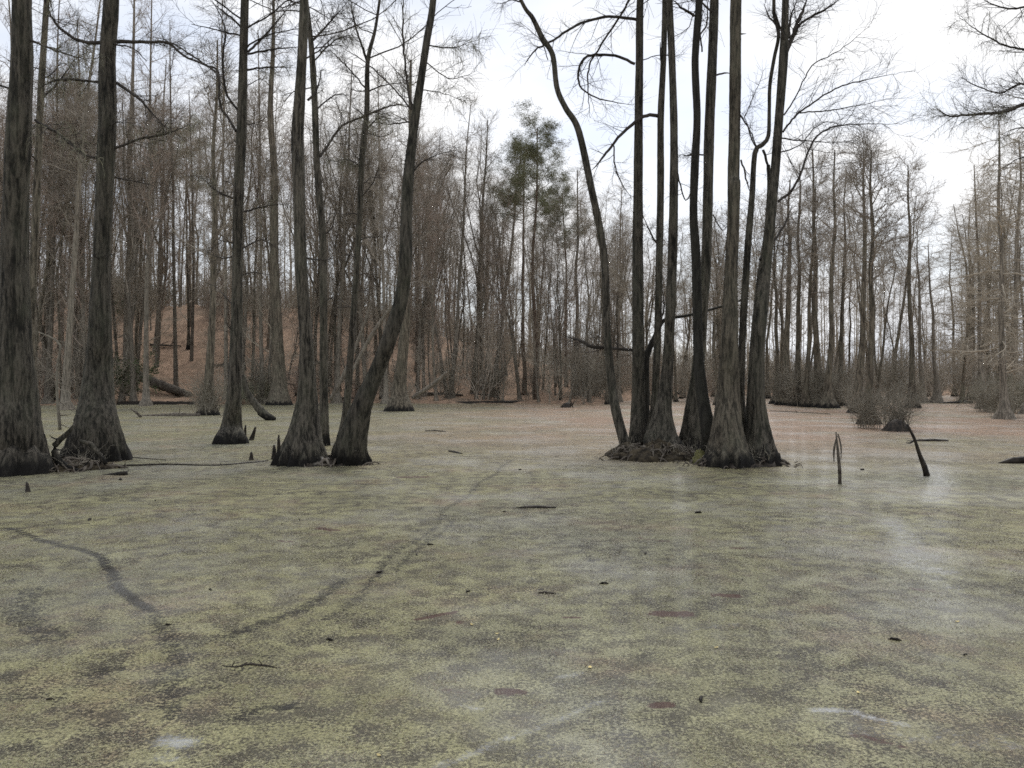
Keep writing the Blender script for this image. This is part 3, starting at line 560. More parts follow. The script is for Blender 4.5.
# ------------------------------------------------------------------ prototypes for the woods
def proto_tree(seed, H=24, lo=.35, limbs=24, length=(2.5, 6), ang=(30, 60), up=.12, flat=1, br=9, tw=11, r0=.22, foot=1.8, rb=.014, fork=False, twl=(.5, 1.5), decay=.55, wob=.35):
    rg = np.random.default_rng(seed); n = 14; z = np.linspace(0, H, n)
    off = np.cumsum(rg.normal(size=(n, 2)) * wob * .5, axis=0) * np.linspace(0, 1, n)[:, None]
    tp = np.column_stack([off[:, 0], off[:, 1], z]); tr_ = r0 * (1 - .86 * (z / H) ** 1.1); 
    tp = np.concatenate([[[0, 0, -.6], [0, 0, 0], [0, 0, .5]], tp[1:]]); tr_ = np.concatenate([[r0 * foot * 1.05, r0 * foot, r0 * (1 + (foot - 1) * .45)], tr_[1:]])
    t_ = MB(); t_.tubes(tp, tr_, 9)
    if fork:
        fp, fr = spawn(tp[None], tr_[None], 2, .42, .6, (H * .4, H * .5), (14, 26), 7, .75, .06, .1, .07, 1, rg); t_.tubes(fp, fr, 7)
    c_ = MB(); crown_on(c_, tp, tr_, seed + 100, limbs, lo, length, ang, up, br, tw, flat, rb, 0, decay, thick=.09, twl=twl)
    if fork:
        for a_ in range(2): crown_on(c_, fp[a_], fr[a_], seed + 200 + a_, limbs // 2, .3, (length[0] * .6, length[1] * .6), ang, up, br, tw - 2, flat, rb, 0, .4, thick=.06, twl=twl)
    return t_, c_, H
HILL = []
for k in range(8):
    t_, c_, H = proto_tree(300 + k, H=24 + (k % 3), lo=[.22, .34, .4, .28][k % 4], limbs=[19, 15, 17, 20][k % 4], br=6, tw=8, rb=.012, twl=(.6, 1.8), length=[(2, 5), (2.5, 6), (2, 4), (1.6, 4.4)][k % 4], ang=[(30, 60), (22, 48), (35, 70), (28, 55)][k % 4],
                           wob=[.35, .6, .8, .5][k % 4], r0=[.13, .19, .09, .15][k % 4], fork=(k % 2 == 1), up=[.12, .18, .08, .15][k % 4])
    HILL.append((t_.mesh('trunk', BARKH if k % 3 else BARKG), c_.mesh('crown', [TWIG, TWIG, TWIGR, TWIG, TWIGT][k % 5]), H))
SWAMP = []
for k in range(6):
    t_, c_, H = proto_tree(400 + k, H=20, lo=[.5, .6, .4][k % 3], limbs=[18, 16, 24][k % 3], length=(1.5, 4), ang=(35, 75), up=.08, flat=.85, wob=.5, r0=[.16, .2, .13][k % 3], foot=2.8, br=6, tw=7, rb=.012, decay=.2, fork=(k == 1))
    SWAMP.append((t_.mesh('trunk', BARKG), c_.mesh('crown', [TWIG, TWIGT][k % 2]), H))
CYP = []
for k in range(3):
    t_, c_, H = proto_tree(450 + k, H=20, lo=.25, limbs=30, length=(1.5, 4.2), ang=(65, 95), up=0, flat=.3, r0=.2, foot=2.8, br=7, tw=7, rb=.011, decay=.55)
    CYP.append((t_.mesh('trunk', BARKG), c_.mesh('crown', TWIGT), H))
def proto_shrub(seed, H=4, stems=9, br=9, tw=9, spread=(8, 38), rb=.012, droop=0.0, mat=BRUSH, leaves=0, r=.03):
    rg = np.random.default_rng(seed)
    base = np.array([[[0, 0, -.3], [0, 0, .1], [0, 0, .3]]]) + np.concatenate([rg.uniform(-.5, .5, (stems, 1, 2)).repeat(3, 1), np.zeros((stems, 3, 1))], 2)
    sp_, sr = spawn(base, np.full((stems, 3), r), 1, 0, .3, (H * .7, H * 1.1), spread, 7, 1, r * .6, .03, .12, 1, rg, droop=droop)
    bp_, b_r = spawn(sp_, sr, br, .15, 1, (H * .2, H * .5), (25, 60), 4, .6, rb, .05, .2, 1, rg, decay=.4, droop=droop)
    tp_, t_r = spawn(bp_, b_r, tw, .1, 1, (.3, .9), (20, 60), 2, .7, rb * .7, .02, .2, 1, rg, rmax=rb, droop=droop)
    m_ = MB(); m_.tubes(sp_, sr, 5); m_.tubes(bp_, b_r, 3); m_.tubes(tp_, t_r, 3)
    s_ = m_.mesh('stems', mat); l_ = None
    if leaves:
        q = tp_.reshape(-1, 3); q = q[rg.integers(0, len(q), leaves)] + rg.normal(size=(leaves, 3)) * .12
        a = rg.normal(size=(leaves, 3)); a /= np.linalg.norm(a, axis=1, keepdims=True); bb = np.cross(a, rg.normal(size=(leaves, 3))); bb /= np.linalg.norm(bb, axis=1, keepdims=True)
        lm = MB(); lm.tris(np.stack([q - a * .09, q + a * .09, q + bb * .11], 1)); l_ = lm.mesh('foliage', LEAFG, smooth=False)
    return s_, l_
SHR = [proto_shrub(500 + k, [4, 6, 3.2, 5][k % 4], mat=[BRUSH, TWIG, TWIGR, BRUSH][k % 4]) for k in range(6)]
EVG = [proto_shrub(520 + k, 4.5, leaves=2600, br=7, tw=6) for k in range(2)]
SKIRT = [proto_shrub(540 + k, 1.7, stems=34, br=5, tw=4, spread=(2, 15), rb=.009, r=.018, mat=BRUSH) for k in range(3)]

MSH = [proto_shrub(560 + k, 3.0, stems=14, br=8, tw=8, spread=(5, 30), rb=.012, r=.02, droop=.32, mat=MOSS) for k in range(2)]
# pines
def proto_pine(seed, H=27):
    rg = np.random.default_rng(seed); n = 12; z = np.linspace(0, H, n)
    tp = np.column_stack([np.cumsum(rg.normal(size=n) * .12), np.cumsum(rg.normal(size=n) * .12), z]); tr_ = .24 * (1 - .8 * z / H); tr_[0] *= 1.4
    t_ = MB(); t_.tubes(tp, tr_, 10)
    lp, lr = spawn(tp[None], tr_[None], 40, .68, .985, (1.4, 4.2), (45, 88), 7, .4, .03, .05, .16, .7, rg, rmax=.08, decay=.1)
    bp_, b_r = spawn(lp, lr, 6, .35, 1, (.6, 1.8), (30, 65), 4, .6, .015, .08, .2, .8, rg)
    c_ = MB(); c_.tubes(lp, lr, 5); c_.tubes(bp_, b_r, 3)
    cen = np.concatenate([bp_[:, 2:].reshape(-1, 3), lp[:, -2:].reshape(-1, 3)])
    K = 30; q = np.repeat(cen, K, 0); N = len(q)
    d = rg.normal(size=(N, 3)); d[:, 2] = d[:, 2] * .7 + .25; d /= np.linalg.norm(d, axis=1, keepdims=True)
    q = q + rg.normal(size=(N, 3)) * .2; s_ = np.cross(d, rg.normal(size=(N, 3))); s_ /= np.linalg.norm(s_, axis=1, keepdims=True)
    L = rg.uniform(.2, .42, (N, 1)); nm = MB(); nm.tris(np.stack([q - s_ * .016, q + s_ * .016, q + d * L], 1))
    return t_.mesh('trunk', BARKP), c_.mesh('limbs', TWIG), nm.mesh('needles', NEEDLE, smooth=False)
PINES = [proto_pine(600), proto_pine(611)]
def place_pine(k, px, D, top_y, label, rz):
    x = (px - CX) / F * D; z = float(ground_h(np.array(x), np.array(D))); s = (2 + (384 - top_y) * D / F - z) / 27
    r = empty('pine_tree', (x, D, z), rz, s); tag(r, label, 'pine tree', 'pines on the far bank')
    t_, l_, n_ = PINES[k]; link_mesh('trunk', t_, r); c = link_mesh('crown', l_, r); link_mesh('needles', n_, c)
place_pine(0, 536, 86, 130, 'tallest pine with dark green tufted crown against the sky', .3)
place_pine(1, 526, 92, 150, 'slimmer pine standing close behind the tallest pine', 2.0)
place_pine(1, 566, 100, 192, 'small pine with low green crown between tallest pine and bowed stem', 4.0)
place_pine(0, 190, 112, 130, 'pine showing dark green tufts through bare crowns over the orange slope', 4.4)
place_pine(1, 60, 108, 90, 'pine half hidden behind twigs near the massive trunk', 1.1)

# ------------------------------------------------------------------ the woods, every tree its own object
FG = [(-400, 'the frame edge'), (15, 'the massive trunk'), (100, 'the skirted trunk'), (160, 'the hillside log'), (236, 'the upright dark trunk'), (302, 'the thick ribbed trunk'), (365, 'the leaning trunk'),
      (440, 'the red-brown bank'), (530, 'the tallest pine'), (608, 'the bowed stem'), (662, 'the skirted inner stem'), (731, 'the thickest stem'), (770, 'the forked stem'), (855, 'the skirted grey tree'),
      (911, 'the lone pole tree'), (985, 'the brown cypress clump'), (1500, 'the frame edge')]
def cell(px):
    for k in range(len(FG) - 1):
        if px < FG[k + 1][0]: return k
    return len(FG) - 2
ORD = ['first', 'second', 'third', 'fourth', 'fifth', 'sixth', 'seventh', 'eighth']
def skyline(px): return np.interp(px, [-150, 330, 400, 450, 505, 565, 600, 700, 770, 800, 860, 900, 935, 955, 985, 1030, 1150], [20, 20, 108, 118, 178, 188, 198, 215, 200, 172, 155, 195, 262, 215, 140, 105, 60])
placed = []
def try_place(x, y, dmin):
    for (a, b_) in placed:
        if (a - x) ** 2 + (b_ - y) ** 2 < dmin * dmin: return False
    placed.append((x, y)); return True
W = []
tries = 0
zone_n = {'near': 0, 'slope': 0, 'high': 0, 'young': 0}
goal = {'near': 44, 'slope': 62, 'high': 56, 'young': 52}
rr = random.Random(21)
while any(zone_n[z] < goal[z] for z in goal) and tries < 20000:
    tries += 1
    px = rr.uniform(-70, 625)
    z_ = rr.choice([k for k in goal if zone_n[k] < goal[k]])
    x0 = (px - CX) / F * 82; s0 = float(shore_y(np.array(x0)))
    D = {'near': s0 + rr.uniform(0, 5), 'slope': s0 + rr.uniform(5, 28), 'high': s0 + rr.uniform(28, 70), 'young': s0 + rr.uniform(1, 40)}[z_]
    x = (px - CX) / F * D
    if 150 < px < 232 and z_ != 'high' and rr.random() < .7: continue
    if not try_place(x, D, 1.5): continue
    zone_n[z_] += 1; W.append((px, x, D, z_, 'hill'))
n_ = 0
while n_ < 78:
    px = rr.uniform(600, 1110); D = rr.uniform(74, 135); x = (px - CX) / F * D
    if 885 < px < 960 and D < 108: continue
    if 765 < px < 870 and rr.random() < .6: continue
    if not try_place(x, D, 1.8): continue
    n_ += 1; W.append((px, x, D, 'water' if D < float(shore_y(np.array(x))) else 'low', 'swamp'))
W.sort(key=lambda a: a[0])
cells = {}
for wv in W: cells.setdefault((cell(wv[0]), wv[3]), []).append(wv)
ZN = {'near': 'at the water edge', 'slope': 'on the leaf slope', 'high': 'high up the wood', 'young': 'low on the leaf slope', 'water': 'standing in far water', 'low': 'on the low far bank'}
for (ck, zn), lst in cells.items():
    A, B = FG[ck][1], FG[ck + 1][1]; A2, B2 = A[4:], B[4:]
    for i, (px, x, D, z_, kd) in enumerate(lst):
        gz = float(ground_h(np.array(x), np.array(D))); gz = max(gz, 0)
        ys_ = skyline(px) + rr.uniform(-8, 75); H = min(max(2 + (384 - ys_) * D / F - gz, 7), 31)
        if z_ == 'young': H = rr.uniform(6, 12)
        if kd == 'hill': pk = rr.choice(HILL); nm = 'bare_tree'; ct = 'tree'
        elif px > 955 and rr.random() < .55: pk = rr.choice(CYP); nm = 'cypress_tree'
        else: pk = rr.choice(SWAMP); nm = 'swamp_tree'
        s = H / pk[2]
        r = empty(nm, (x, D, gz - .05), rr.uniform(0, 6.28), s); r.scale = (s * rr.uniform(.85, 1.15) if s > .9 else max(s, .6),) * 2 + (s,)
        r.rotation_euler = (math.radians(rr.gauss(0, 2.5)), math.radians(rr.gauss(0, 4)), rr.uniform(0, 6.28))
        kind = {'bare_tree': 'young spindly tree' if z_ == 'young' else 'bare tree', 'cypress_tree': 'feathery cypress', 'swamp_tree': 'flared-foot tree'}[nm]
        if len(lst) <= 8: lab = f"{ORD[i]} {kind} {ZN[zn]}, counted from {A}"
        else: lab = f"{kind} {ZN[zn]} between {A2} and {B2}"
        tag(r, lab, 'tree', f"{kind}s {ZN[zn]} between {A} and {B}")
        link_mesh('trunk', pk[0], r); link_mesh('crown', pk[1], r)

# understorey brush
Bq = []
for k in range(70):
    px = rr.uniform(-40, 620); x0 = (px - CX) / F * 82; s0 = float(shore_y(np.array(x0)))
    D = s0 + (rr.uniform(-.5, 4) if k % 2 else rr.uniform(4, 30)); 
    if 110 < px < 235 and k % 5: continue
    Bq.append((px, D))
for k in range(26):
    px = rr.uniform(90, 440); x0 = (px - CX) / F * 82; Bq.append((px, float(shore_y(np.array(x0))) + rr.uniform(36, 62)))
for k in range(46):
    px = rr.uniform(560, 1080); D = rr.uniform(84, 128) ; Bq.append((px, D))
Bq.sort(); bc = {}
for px, D in Bq: bc.setdefault(cell(px), []).append((px, D))
for ck, lst in bc.items():
    A, B = FG[ck][1], FG[ck + 1][1]; A2, B2 = A[4:], B[4:]
    for i, (px, D) in enumerate(lst):
        x = (px - CX) / F * D; gz = max(float(ground_h(np.array(x), np.array(D))), 0)
        ev = (120 < px < 178) and rr.random() < .7
        pk = rr.choice(EVG if ev else SHR)
        r = empty('evergreen_shrub' if ev else 'twiggy_shrub', (x, D, gz - .05), rr.uniform(0, 6.28), rr.uniform(.8, 1.5))
        what = 'dark leafy evergreen shrub' if ev else 'bare twiggy shrub'
        tag(r, f"{what} between {A2} and {B2}", 'shrub', f"{what}s between {A} and {B}")
        link_mesh('stems', pk[0], r)
        if pk[1]: link_mesh('foliage', pk[1], r)
# skirts of twigs around tree feet out in the water
SK = [(868, 428, .9, 'shaggy twig skirt round the stump foot by the leaning stick'), (897, 430, 1.05, 'spiky brush growing from the black stump behind the leaning stick'), (858, 412, 1.2, 'shaggy twig skirt of the double-topped grey tree'),
      (208, 415, 1.4, 'pale twig skirt around the grey tree beside the upright dark trunk'), (1003, 417, 1.3, 'twig skirt around the brown cypress foot'), (988, 412, 1.3, 'twig brush beside the inner brown cypress'),
      (806, 406, 2.0, 'brush at the feet of the third far-row tree'), (826, 407, 2.0, 'brush at the feet of the fifth far-row tree'), (786, 405, 2.0, 'brush at the foot of the first far-row tree'), (400, 410, 1.2, 'grey twigs around the bulging tree behind the leaning trunk'),
      (1022, 409, 1.8, 'twig brush at the frame edge under the cypresses'), (840, 404, 2.0, 'brush at the end of the dense far row'), (590, 402, 2.2, 'grey drooping brush just outside the bowed stem'), (912, 407, 1.4, 'low brush at the foot of the lone pole tree')]
for k, (px, py, s, lab) in enumerate(SK):
    D = D_of(py); r = empty('twiggy_shrub', ((px - CX) / F * D, D, 0), k * 1.3, s); tag(r, lab, 'shrub'); link_mesh('stems', SKIRT[k % 3][0], r)

for k, (px, py, s, lab) in enumerate([(592, 401.5, 1.6, 'pale weeping brush hung with grey strands, just outside the bowed stem'), (262, 404, 1.0, 'pale weeping brush at the bank behind the slanting grey root'), (990, 411, .9, 'strand-hung pale brush at the inner cypress foot'), (1012, 413, .8, 'strand-hung pale brush at the brown cypress foot'), (244, 405, .9, 'pale drooping brush directly behind the upright dark trunk')]):
    D = D_of(py); r = empty('weeping_shrub', ((px - CX) / F * D, D, 0), k * 1.3, s); tag(r, lab, 'shrub'); link_mesh('stems', MSH[k % 2][0], r)
# the wood far behind reads as one mass
fm = MB()
fr_ = np.random.default_rng(77)
for k in range(620):
    px = fr_.uniform(-120, 1180); D = fr_.uniform(135, 230)
    if 905 < px < 955 and D < 190: continue
    x = (px - CX) / F * D; gz = max(float(ground_h(np.array(x), np.array(D))), 0)
    H = np.clip(2 + (384 - skyline(px) - fr_.uniform(10, 90)) * D / F - gz, 8, 30)
    n = 7; z = np.linspace(-.5, H, n); o_ = np.cumsum(fr_.normal(size=(n, 2)) * .2, 0)
    tp = np.column_stack([x + o_[:, 0], D + o_[:, 1], gz + z]); tr_ = fr_.uniform(.08, .2) * (1 - .85 * np.linspace(0, 1, n))
    fm.tubes(tp, tr_, 5)
    lp, lr = spawn(tp[None], tr_[None], 16, .05, .98, (1.5, 5.5), (30, 75), 3, .4, .035, .1, .2, 1, fr_, rmax=.07, decay=.4)
    bp_, b_r = spawn(lp, lr, 7, .15, 1, (.8, 2.4), (25, 60), 2, .6, .024, .08, .2, 1, fr_)
    fm.tubes(lp, lr, 3); fm.tubes(bp_, b_r, 3)
for k in range(1500):
    px = fr_.uniform(-140, 1200); D = fr_.uniform(122, 200); x = (px - CX) / F * D; g0 = float(ground_h(np.array(x), np.array(D)))
    if g0 < 0 or (px < 600 and k % 3 == 0): continue
    b0 = np.zeros((7, 2, 3)); b0[:, :, 0] = x + fr_.uniform(-1, 1, (7, 1)); b0[:, :, 1] = D + fr_.uniform(-1, 1, (7, 1)); b0[:, 0, 2] = g0 - .2; b0[:, 1, 2] = g0 + .1
    lp, lr = spawn(b0, np.full((7, 2), .05), 1, 0, .5, (2.5, 6.5) if px < 600 else (3.5, 9.5), (5, 35), 4, 1, .04, .04, .12, 1, fr_)
    bp_, b_r = spawn(lp, lr, 12, .05, 1, (.6, 2.2), (20, 70), 2, .6, .022, .04, .2, 1, fr_)
    fm.tubes(lp, lr, 3); fm.tubes(bp_, b_r, 3)
tag(fm.build('distant_wood', TWIGT), 'mass of bare distant trees filling the gaps along the horizon', 'wood', kind='stuff')

# ------------------------------------------------------------------ mounds, roots, knees
def mound(name, label, cx, cy, rx, ry, h, seed, mat, roots=40, parent_cat='root mound', knee=0):
    rg = np.random.default_rng(seed); nr, nc = 16, 64
    th = np.arange(nc) / nc * 2 * math.pi; rr_ = np.linspace(0.02, 1, nr)
    edge = 1 + .1 * np.sin(3 * th + 1) + .07 * np.sin(7 * th + 2) + .05 * np.sin(13 * th)
    R_, T_ = np.meshgrid(rr_, th, indexing='ij'); E = R_ * edge[None]
    zz = h * (1 - R_ ** 2.6) * (1 + .35 * np.sin(E * rx * 4 * np.cos(T_) + 1) * np.sin(E * ry * 5 * np.sin(T_) + 2)) + rg.normal(size=R_.shape) * .035 * (R_ < .97) - .12 * (R_ >= .999)
    v_ = np.stack([cx + rx * E * np.cos(T_), cy + ry * E * np.sin(T_), zz], -1)
    m_ = MB(); m_.grid(v_, closed=True)
    root = empty(name, (cx, cy, 0)); tag(root, label, parent_cat); m_.build('earth', mat, root, off=(cx, cy, 0))
    rt = MB()
    for k in range(roots):
        a = rg.uniform(0, 6.28); r1 = rg.uniform(.1, .9); n = 7; p = []
        x, y = cx + rx * r1 * math.cos(a), cy + ry * r1 * math.sin(a); d = a + rg.uniform(-1.3, 1.3)
        for j in range(n):
            rad = math.hypot((x - cx) / rx, (y - cy) / ry); zb = h * max(0, 1 - rad ** 2.6)
            p.append([x, y, zb + .05 * math.sin(j * 1.7 + k) + .02]); d += rg.normal() * .4; x += math.cos(d) * .12; y += math.sin(d) * .12
        p = np.array(p); rt.tubes(catmull(p, .05), np.interp(np.linspace(0, 1, len(catmull(p, .05))), [0, 1], [rg.uniform(.02, .05), .008]), 6)
    rt.build('roots', DEAD, root, off=(cx, cy, 0))
    tw = MB(); b0 = np.zeros((60, 2, 3)); b0[:, :, 0] = cx + rx * rg.uniform(-.9, .9, (60, 1)); b0[:, :, 1] = cy + ry * rg.uniform(-.7, .6, (60, 1)); b0[:, 1, 2] = .25
    tp_, t_r = spawn(b0, np.full((60, 2), .006), 2, .3, 1, (.15, .55), (10, 75), 4, .8, .004, 0, .25, 1, rg, rmax=.007)
    tw.tubes(tp_, t_r, 3); tw.build('twigs', BRUSH, root, off=(cx, cy, 0))
    return root
MUD = plain('moss_and_mud', (.014, .011, .008), (.07, .056, .036), 5, .95)
cx1 = (648 - CX) / F * 21.6
mound('root_mound', 'low brown root and litter mound under the middle stand stems', (654 - CX) / F * 21.6, 21.6, 1.35, 1.1, .34, 1, MUD, 50)
mound('root_mound', 'wet black root mound at the foot of the thickest and forked stems', (737 - CX) / F * 20.0, 20.0, 1.18, .95, .24, 2, WETW, 40)
mound('root_mound', 'dark tangled root bank between the massive trunk and skirted trunk', (42 - CX) / F * 18.8, 18.9, 1.55, .9, .2, 3, MUD, 70)
mound('root_mound', 'black sodden base uniting the ribbed trunk and leaning trunk', (327 - CX) / F * 20, 20, .95, .6, .12, 4, WETW, 20)
MOSSY = plain('green_moss', (.06, .06, .025), (.13, .12, .05), 9, .95)
mm = MB(); rg = np.random.default_rng(4); c0 = P(700, 457, 20.2); th = np.linspace(0, 2 * math.pi, 20, endpoint=False); ph = np.linspace(0.05, 1.5, 8)
TT, PP = np.meshgrid(th, ph); rad = 1 + rg.normal(size=TT.shape) * .06
mm.grid(np.stack([c0[0] + .2 * rad * np.sin(PP) * np.cos(TT), c0[1] + .25 * rad * np.sin(PP) * np.sin(TT), -.05 + .38 * rad * np.cos(PP)], -1), closed=True)
o = mm.build('moss_clump', MOSSY, off=(c0[0], c0[1], 0)); o.location = (c0[0], c0[1], 0); tag(o, 'yellowish moss clump at the foot of the darkest stem', 'moss')

def knee(px, py, h_px, w_px, label, group=None, lean=0):
    D = D_of(py); s = D / F; x = (px - CX) * s; h = h_px * s; w_ = w_px * s / 2
    z = np.array([-.2, 0, h * .4, h * .75, h, h * 1.02]); r = np.array([w_ * 1.15, w_, w_ * .75, w_ * .55, w_ * .32, .002])
    p = np.column_stack([lean * z, .02 * np.sin(z * 9), z]); m_ = MB()
    md = 1 + .12 * np.sin(3 * np.arange(10) / 10 * 6.28 + px)[None, None, :] * np.ones((1, 6, 1))
    m_.tubes(p, r, 10, md); o = m_.build('cypress_knee', WETW); o.location = (x, D, 0); tag(o, label, 'tree knee', group)
knee(274, 459, 14, 6, 'short dark root knee touching the ribbed foot'); knee(279, 457, 22, 5, 'tallest pointed root knee against the ribbed foot')
knee(251, 460, 8, 5, 'stubby black root knee alone between upright dark trunk and ribbed foot'); knee(244, 441, 16, 4, 'slim root knee leaning by the upright dark trunk foot', lean=.1)
knee(251, 440, 13, 5, 'forked looking root knee just past the leaning slim knee', lean=.35); knee(779, 462, 9, 6, 'little root knee at the outer tip of the black root mound')
knee(28, 492, 10, 5, 'tiny snapped stub poking from duckweed before the root bank', lean=-.2)

# second, slanting root beside the upright dark trunk, and the old stump in the distance
def log(label, pts, D=None, mat=DEAD, name='fallen_log', cat='log', group=None, twigs=0, lumps=.08, sides=9, seed=0, jag=True, z0=None, twl=(.2, .6), parts=()):
    rg = np.random.default_rng(seed + 50); q = []
    for p in pts:
        d = p[3] if len(p) > 3 else D; w_ = P(p[0], p[1], d); q.append([*w_, p[2] / F * d / 2])
    q = np.array(q)
    s = catmull(q, .15 if np.linalg.norm(q[0, :3] - q[-1, :3]) < 8 else .35); s[:, 3] = np.maximum(s[:, 3], .004)
    base = s[0, :3].copy(); base[2] = 0.0 if s[:, 2].min() < 1.0 else base[2]
    s = np.concatenate([s[:1], s, s[-1:]]); s[0, 3] = .001; s[-1, 3] = .001
    md = 1 + rg.normal(size=(1, len(s), sides)) * lumps
    m_ = MB(); m_.tubes(s[:, :3], s[:, 3], sides, md)
    if twigs:
        tp_, t_r = spawn(s[None, 1:-1, :3], s[None, 1:-1, 3], twigs, .1, .95, twl, (30, 80), 4, .5, .006, .02, .25, 1, rg, rmax=.025); m_.tubes(tp_, t_r, 4)
    for pp in parts:
        r_ = trace_pts([(a, b_, c_) for a, b_, c_ in pp], D); r_ = catmull(r_, .1); m_.tubes(r_[:, :3], np.maximum(r_[:, 3], .004), 6)
    o = m_.build(name, mat, off=base); o.location = base; tag(o, label, cat, group); return o
Dl = D_of(420)
log('slanting grey root trunk dipping into water behind the upright dark trunk', [(243, 375, 5), (247, 392, 6), (256, 405, 7.5), (264, 414, 8.5), (274, 421, 8)], D=44, mat=BARK, twigs=6)
log('thick fallen log lying aslant on the leaf slope', [(128, 370, 8, 90), (150, 381, 10, 88), (172, 389, 9, 86), (190, 395, 6, 84)], mat=DEAD)
log('dark log lying along the far shoreline beneath the slope', [(118, 404, 5, 78), (150, 404, 6, 78), (195, 404, 5, 78)], mat=WETW)
log('half-sunk branchy log floating before the far shoreline', [(128, 418, 3), (150, 416.5, 4), (175, 415.5, 5), (200, 415.5, 4)], D=50, mat=DEAD, twigs=8, twl=(.3, 1))
log('upturned broken bough with claws on the half-sunk log', [(131, 409, 1.5), (137, 413, 2.5), (141, 417, 3)], D=48, mat=DEAD, twigs=4)
log('hooked driftwood branch floating before the skirted trunk', [(86, 486, 1.5), (96, 479, 3), (108, 475.5, 4), (118, 474.5, 5), (126, 473, 5), (127, 480, 2.5)], D=17.6, mat=WETW, twigs=3, twl=(.1, .3))
log('pale driftwood stick behind the hooked branch', [(98, 467, 2.5), (115, 466, 3), (128, 468, 1.5)], D=19, mat=DEAD, twigs=3)
log('bent dark root arching down between massive trunk and skirted trunk', [(74, 425, 3), (66, 435, 4.5), (55, 445, 6), (56, 457, 7), (66, 468, 8), (84, 474, 7), (94, 473, 4)], D=18.4, mat=BARK, twigs=5)
log('curved grey root looping over in front of the skirted foot', [(80, 441, 3.5), (90, 444, 4.5), (98, 453, 5), (106, 464, 4)], D=18.8, mat=BARK, twigs=3)
log('pale dead bough with forked tips hung between the two big trunks', [(38, 332, 1), (50, 337, 1.5), (60, 345, 1.8), (58, 362, 2.2), (57, 390, 2.6), (60, 430, 3.2)], D=22, mat=GRAYW, twigs=16, twl=(.3, .8), name='dead_branch', cat='branch')
log('long thin branch lying in the duckweed before the cypress knees', [(112, 466, 1.5, 19.3), (165, 464.5, 2.2, 19.8), (215, 465.5, 2, 19.6), (250, 463, 3, 20.3), (268, 461, 2, 20.8)], mat=WETW, twigs=4, twl=(.1, .4))
log('thin straight stick floating past the skirted foot', [(128, 457, 1.2, 21.8), (150, 459, 1.2, 21.3), (166, 460, 1, 21)], mat=DEAD)
log('short black floating log out on open duckweed', [(516, 508.3, 2, 12.9), (525, 507.8, 4, 12.9), (540, 507.8, 4.5, 12.9), (556, 508, 2.5, 12.9)], mat=WETW)
log('small thin sticks drifting near the dark duckweed track', [(222, 666, 2, 5.68), (235, 667.5, 3, 5.65), (250, 664, 2, 5.7), (266, 666, 2.6, 5.67), (281, 668.5, 1.5, 5.63)], mat=WETW, twigs=5, twl=(.03, .1), name='floating_stick', cat='stick')
log('small dark stick floating above the tracks', [(538, 593.3, 2, 7.65), (545, 592.8, 4, 7.65), (556, 594, 2, 7.62)], mat=WETW, name='floating_stick', cat='stick')
log('leaning bare stick rising out of the water by the brushy stumps', [(927, 476, 7), (924, 466, 5), (918, 450, 3.4), (914, 438, 3), (907, 424, 1.8)], D=17.4, mat=WETW, name='leaning_stick', cat='stick', parts=[[(915, 440, 2), (910, 443, 2), (906, 443, 1)], [(910, 430, 1.2), (904, 428, .8), (903, 418, .6)]])
log('short horizontal black log floating behind the leaning stick', [(907, 442, 3), (920, 441.2, 4), (935, 441, 4), (948, 441.3, 3)], D=28, mat=WETW, twigs=3, twl=(.1, .3))
log('humped dark log entering from the frame edge', [(998, 463.5, 1.5, 20.2), (1008, 461.5, 5, 20.2), (1020, 460, 7, 20.2), (1045, 459.5, 9, 20.2)], mat=WETW)
log('thin snapped post standing upright in the water with shreds', [(840, 485, 4), (839.5, 470, 3.2), (838, 452, 2.6), (836, 432, 1.2)], D=16, mat=DEAD, name='snapped_post', cat='post', parts=[[(837, 436, 1.6), (834, 450, 2.4), (834, 462, .8)], [(838, 434, 1.4), (841, 446, 1.8), (841, 460, .6)]])
log('far low log floating between the lone pole tree and the cypress clump', [(940, 403.6, 2, 82), (955, 402.6, 3, 82), (972, 402.2, 3, 82)], mat=WETW)
log('fallen trunk along the red-brown far bank', [(440, 403.5, 3, 82), (500, 402.6, 4, 83), (560, 402, 3, 85)], mat=WETW)
log('small branch drifting on pale duckweed behind the leaning trunk foot', [(425, 431, 1.5, 33.8), (438, 431, 2, 33.8), (446, 432, 1, 33.3)], mat=DEAD, twigs=4, twl=(.1, .4))
log('short stub log drifting past the leaning trunk foot', [(449, 451, 2, 23.7), (457, 453, 3, 23.2), (462, 454, 1.5, 22.9)], mat=WETW)
log('thin drifting branch beyond the middle stand', [(770, 411, 1, 59), (800, 412.5, 1.5, 56), (830, 414, 1, 53)], mat=DEAD, twigs=4)
log('leaning dead limb low behind the bulging tree', [(412, 398, 4, 60), (432, 385, 4, 60), (447, 372, 2.5, 60)], mat=BARKH, twigs=5, name='dead_limb', cat='branch')
log('slanting dead limb on the slope behind the leaning trunk', [(330, 400, 4, 70), (345, 372, 4, 70), (362, 330, 3, 70), (372, 300, 2, 70)], mat=BARKH, twigs=8, name='dead_limb', cat='branch')
log('long leaning limb on the slope just outside the leaning trunk', [(352, 372, 3, 62), (370, 338, 4, 62), (392, 305, 3, 62)], mat=BARKH, twigs=8, name='dead_limb', cat='branch')
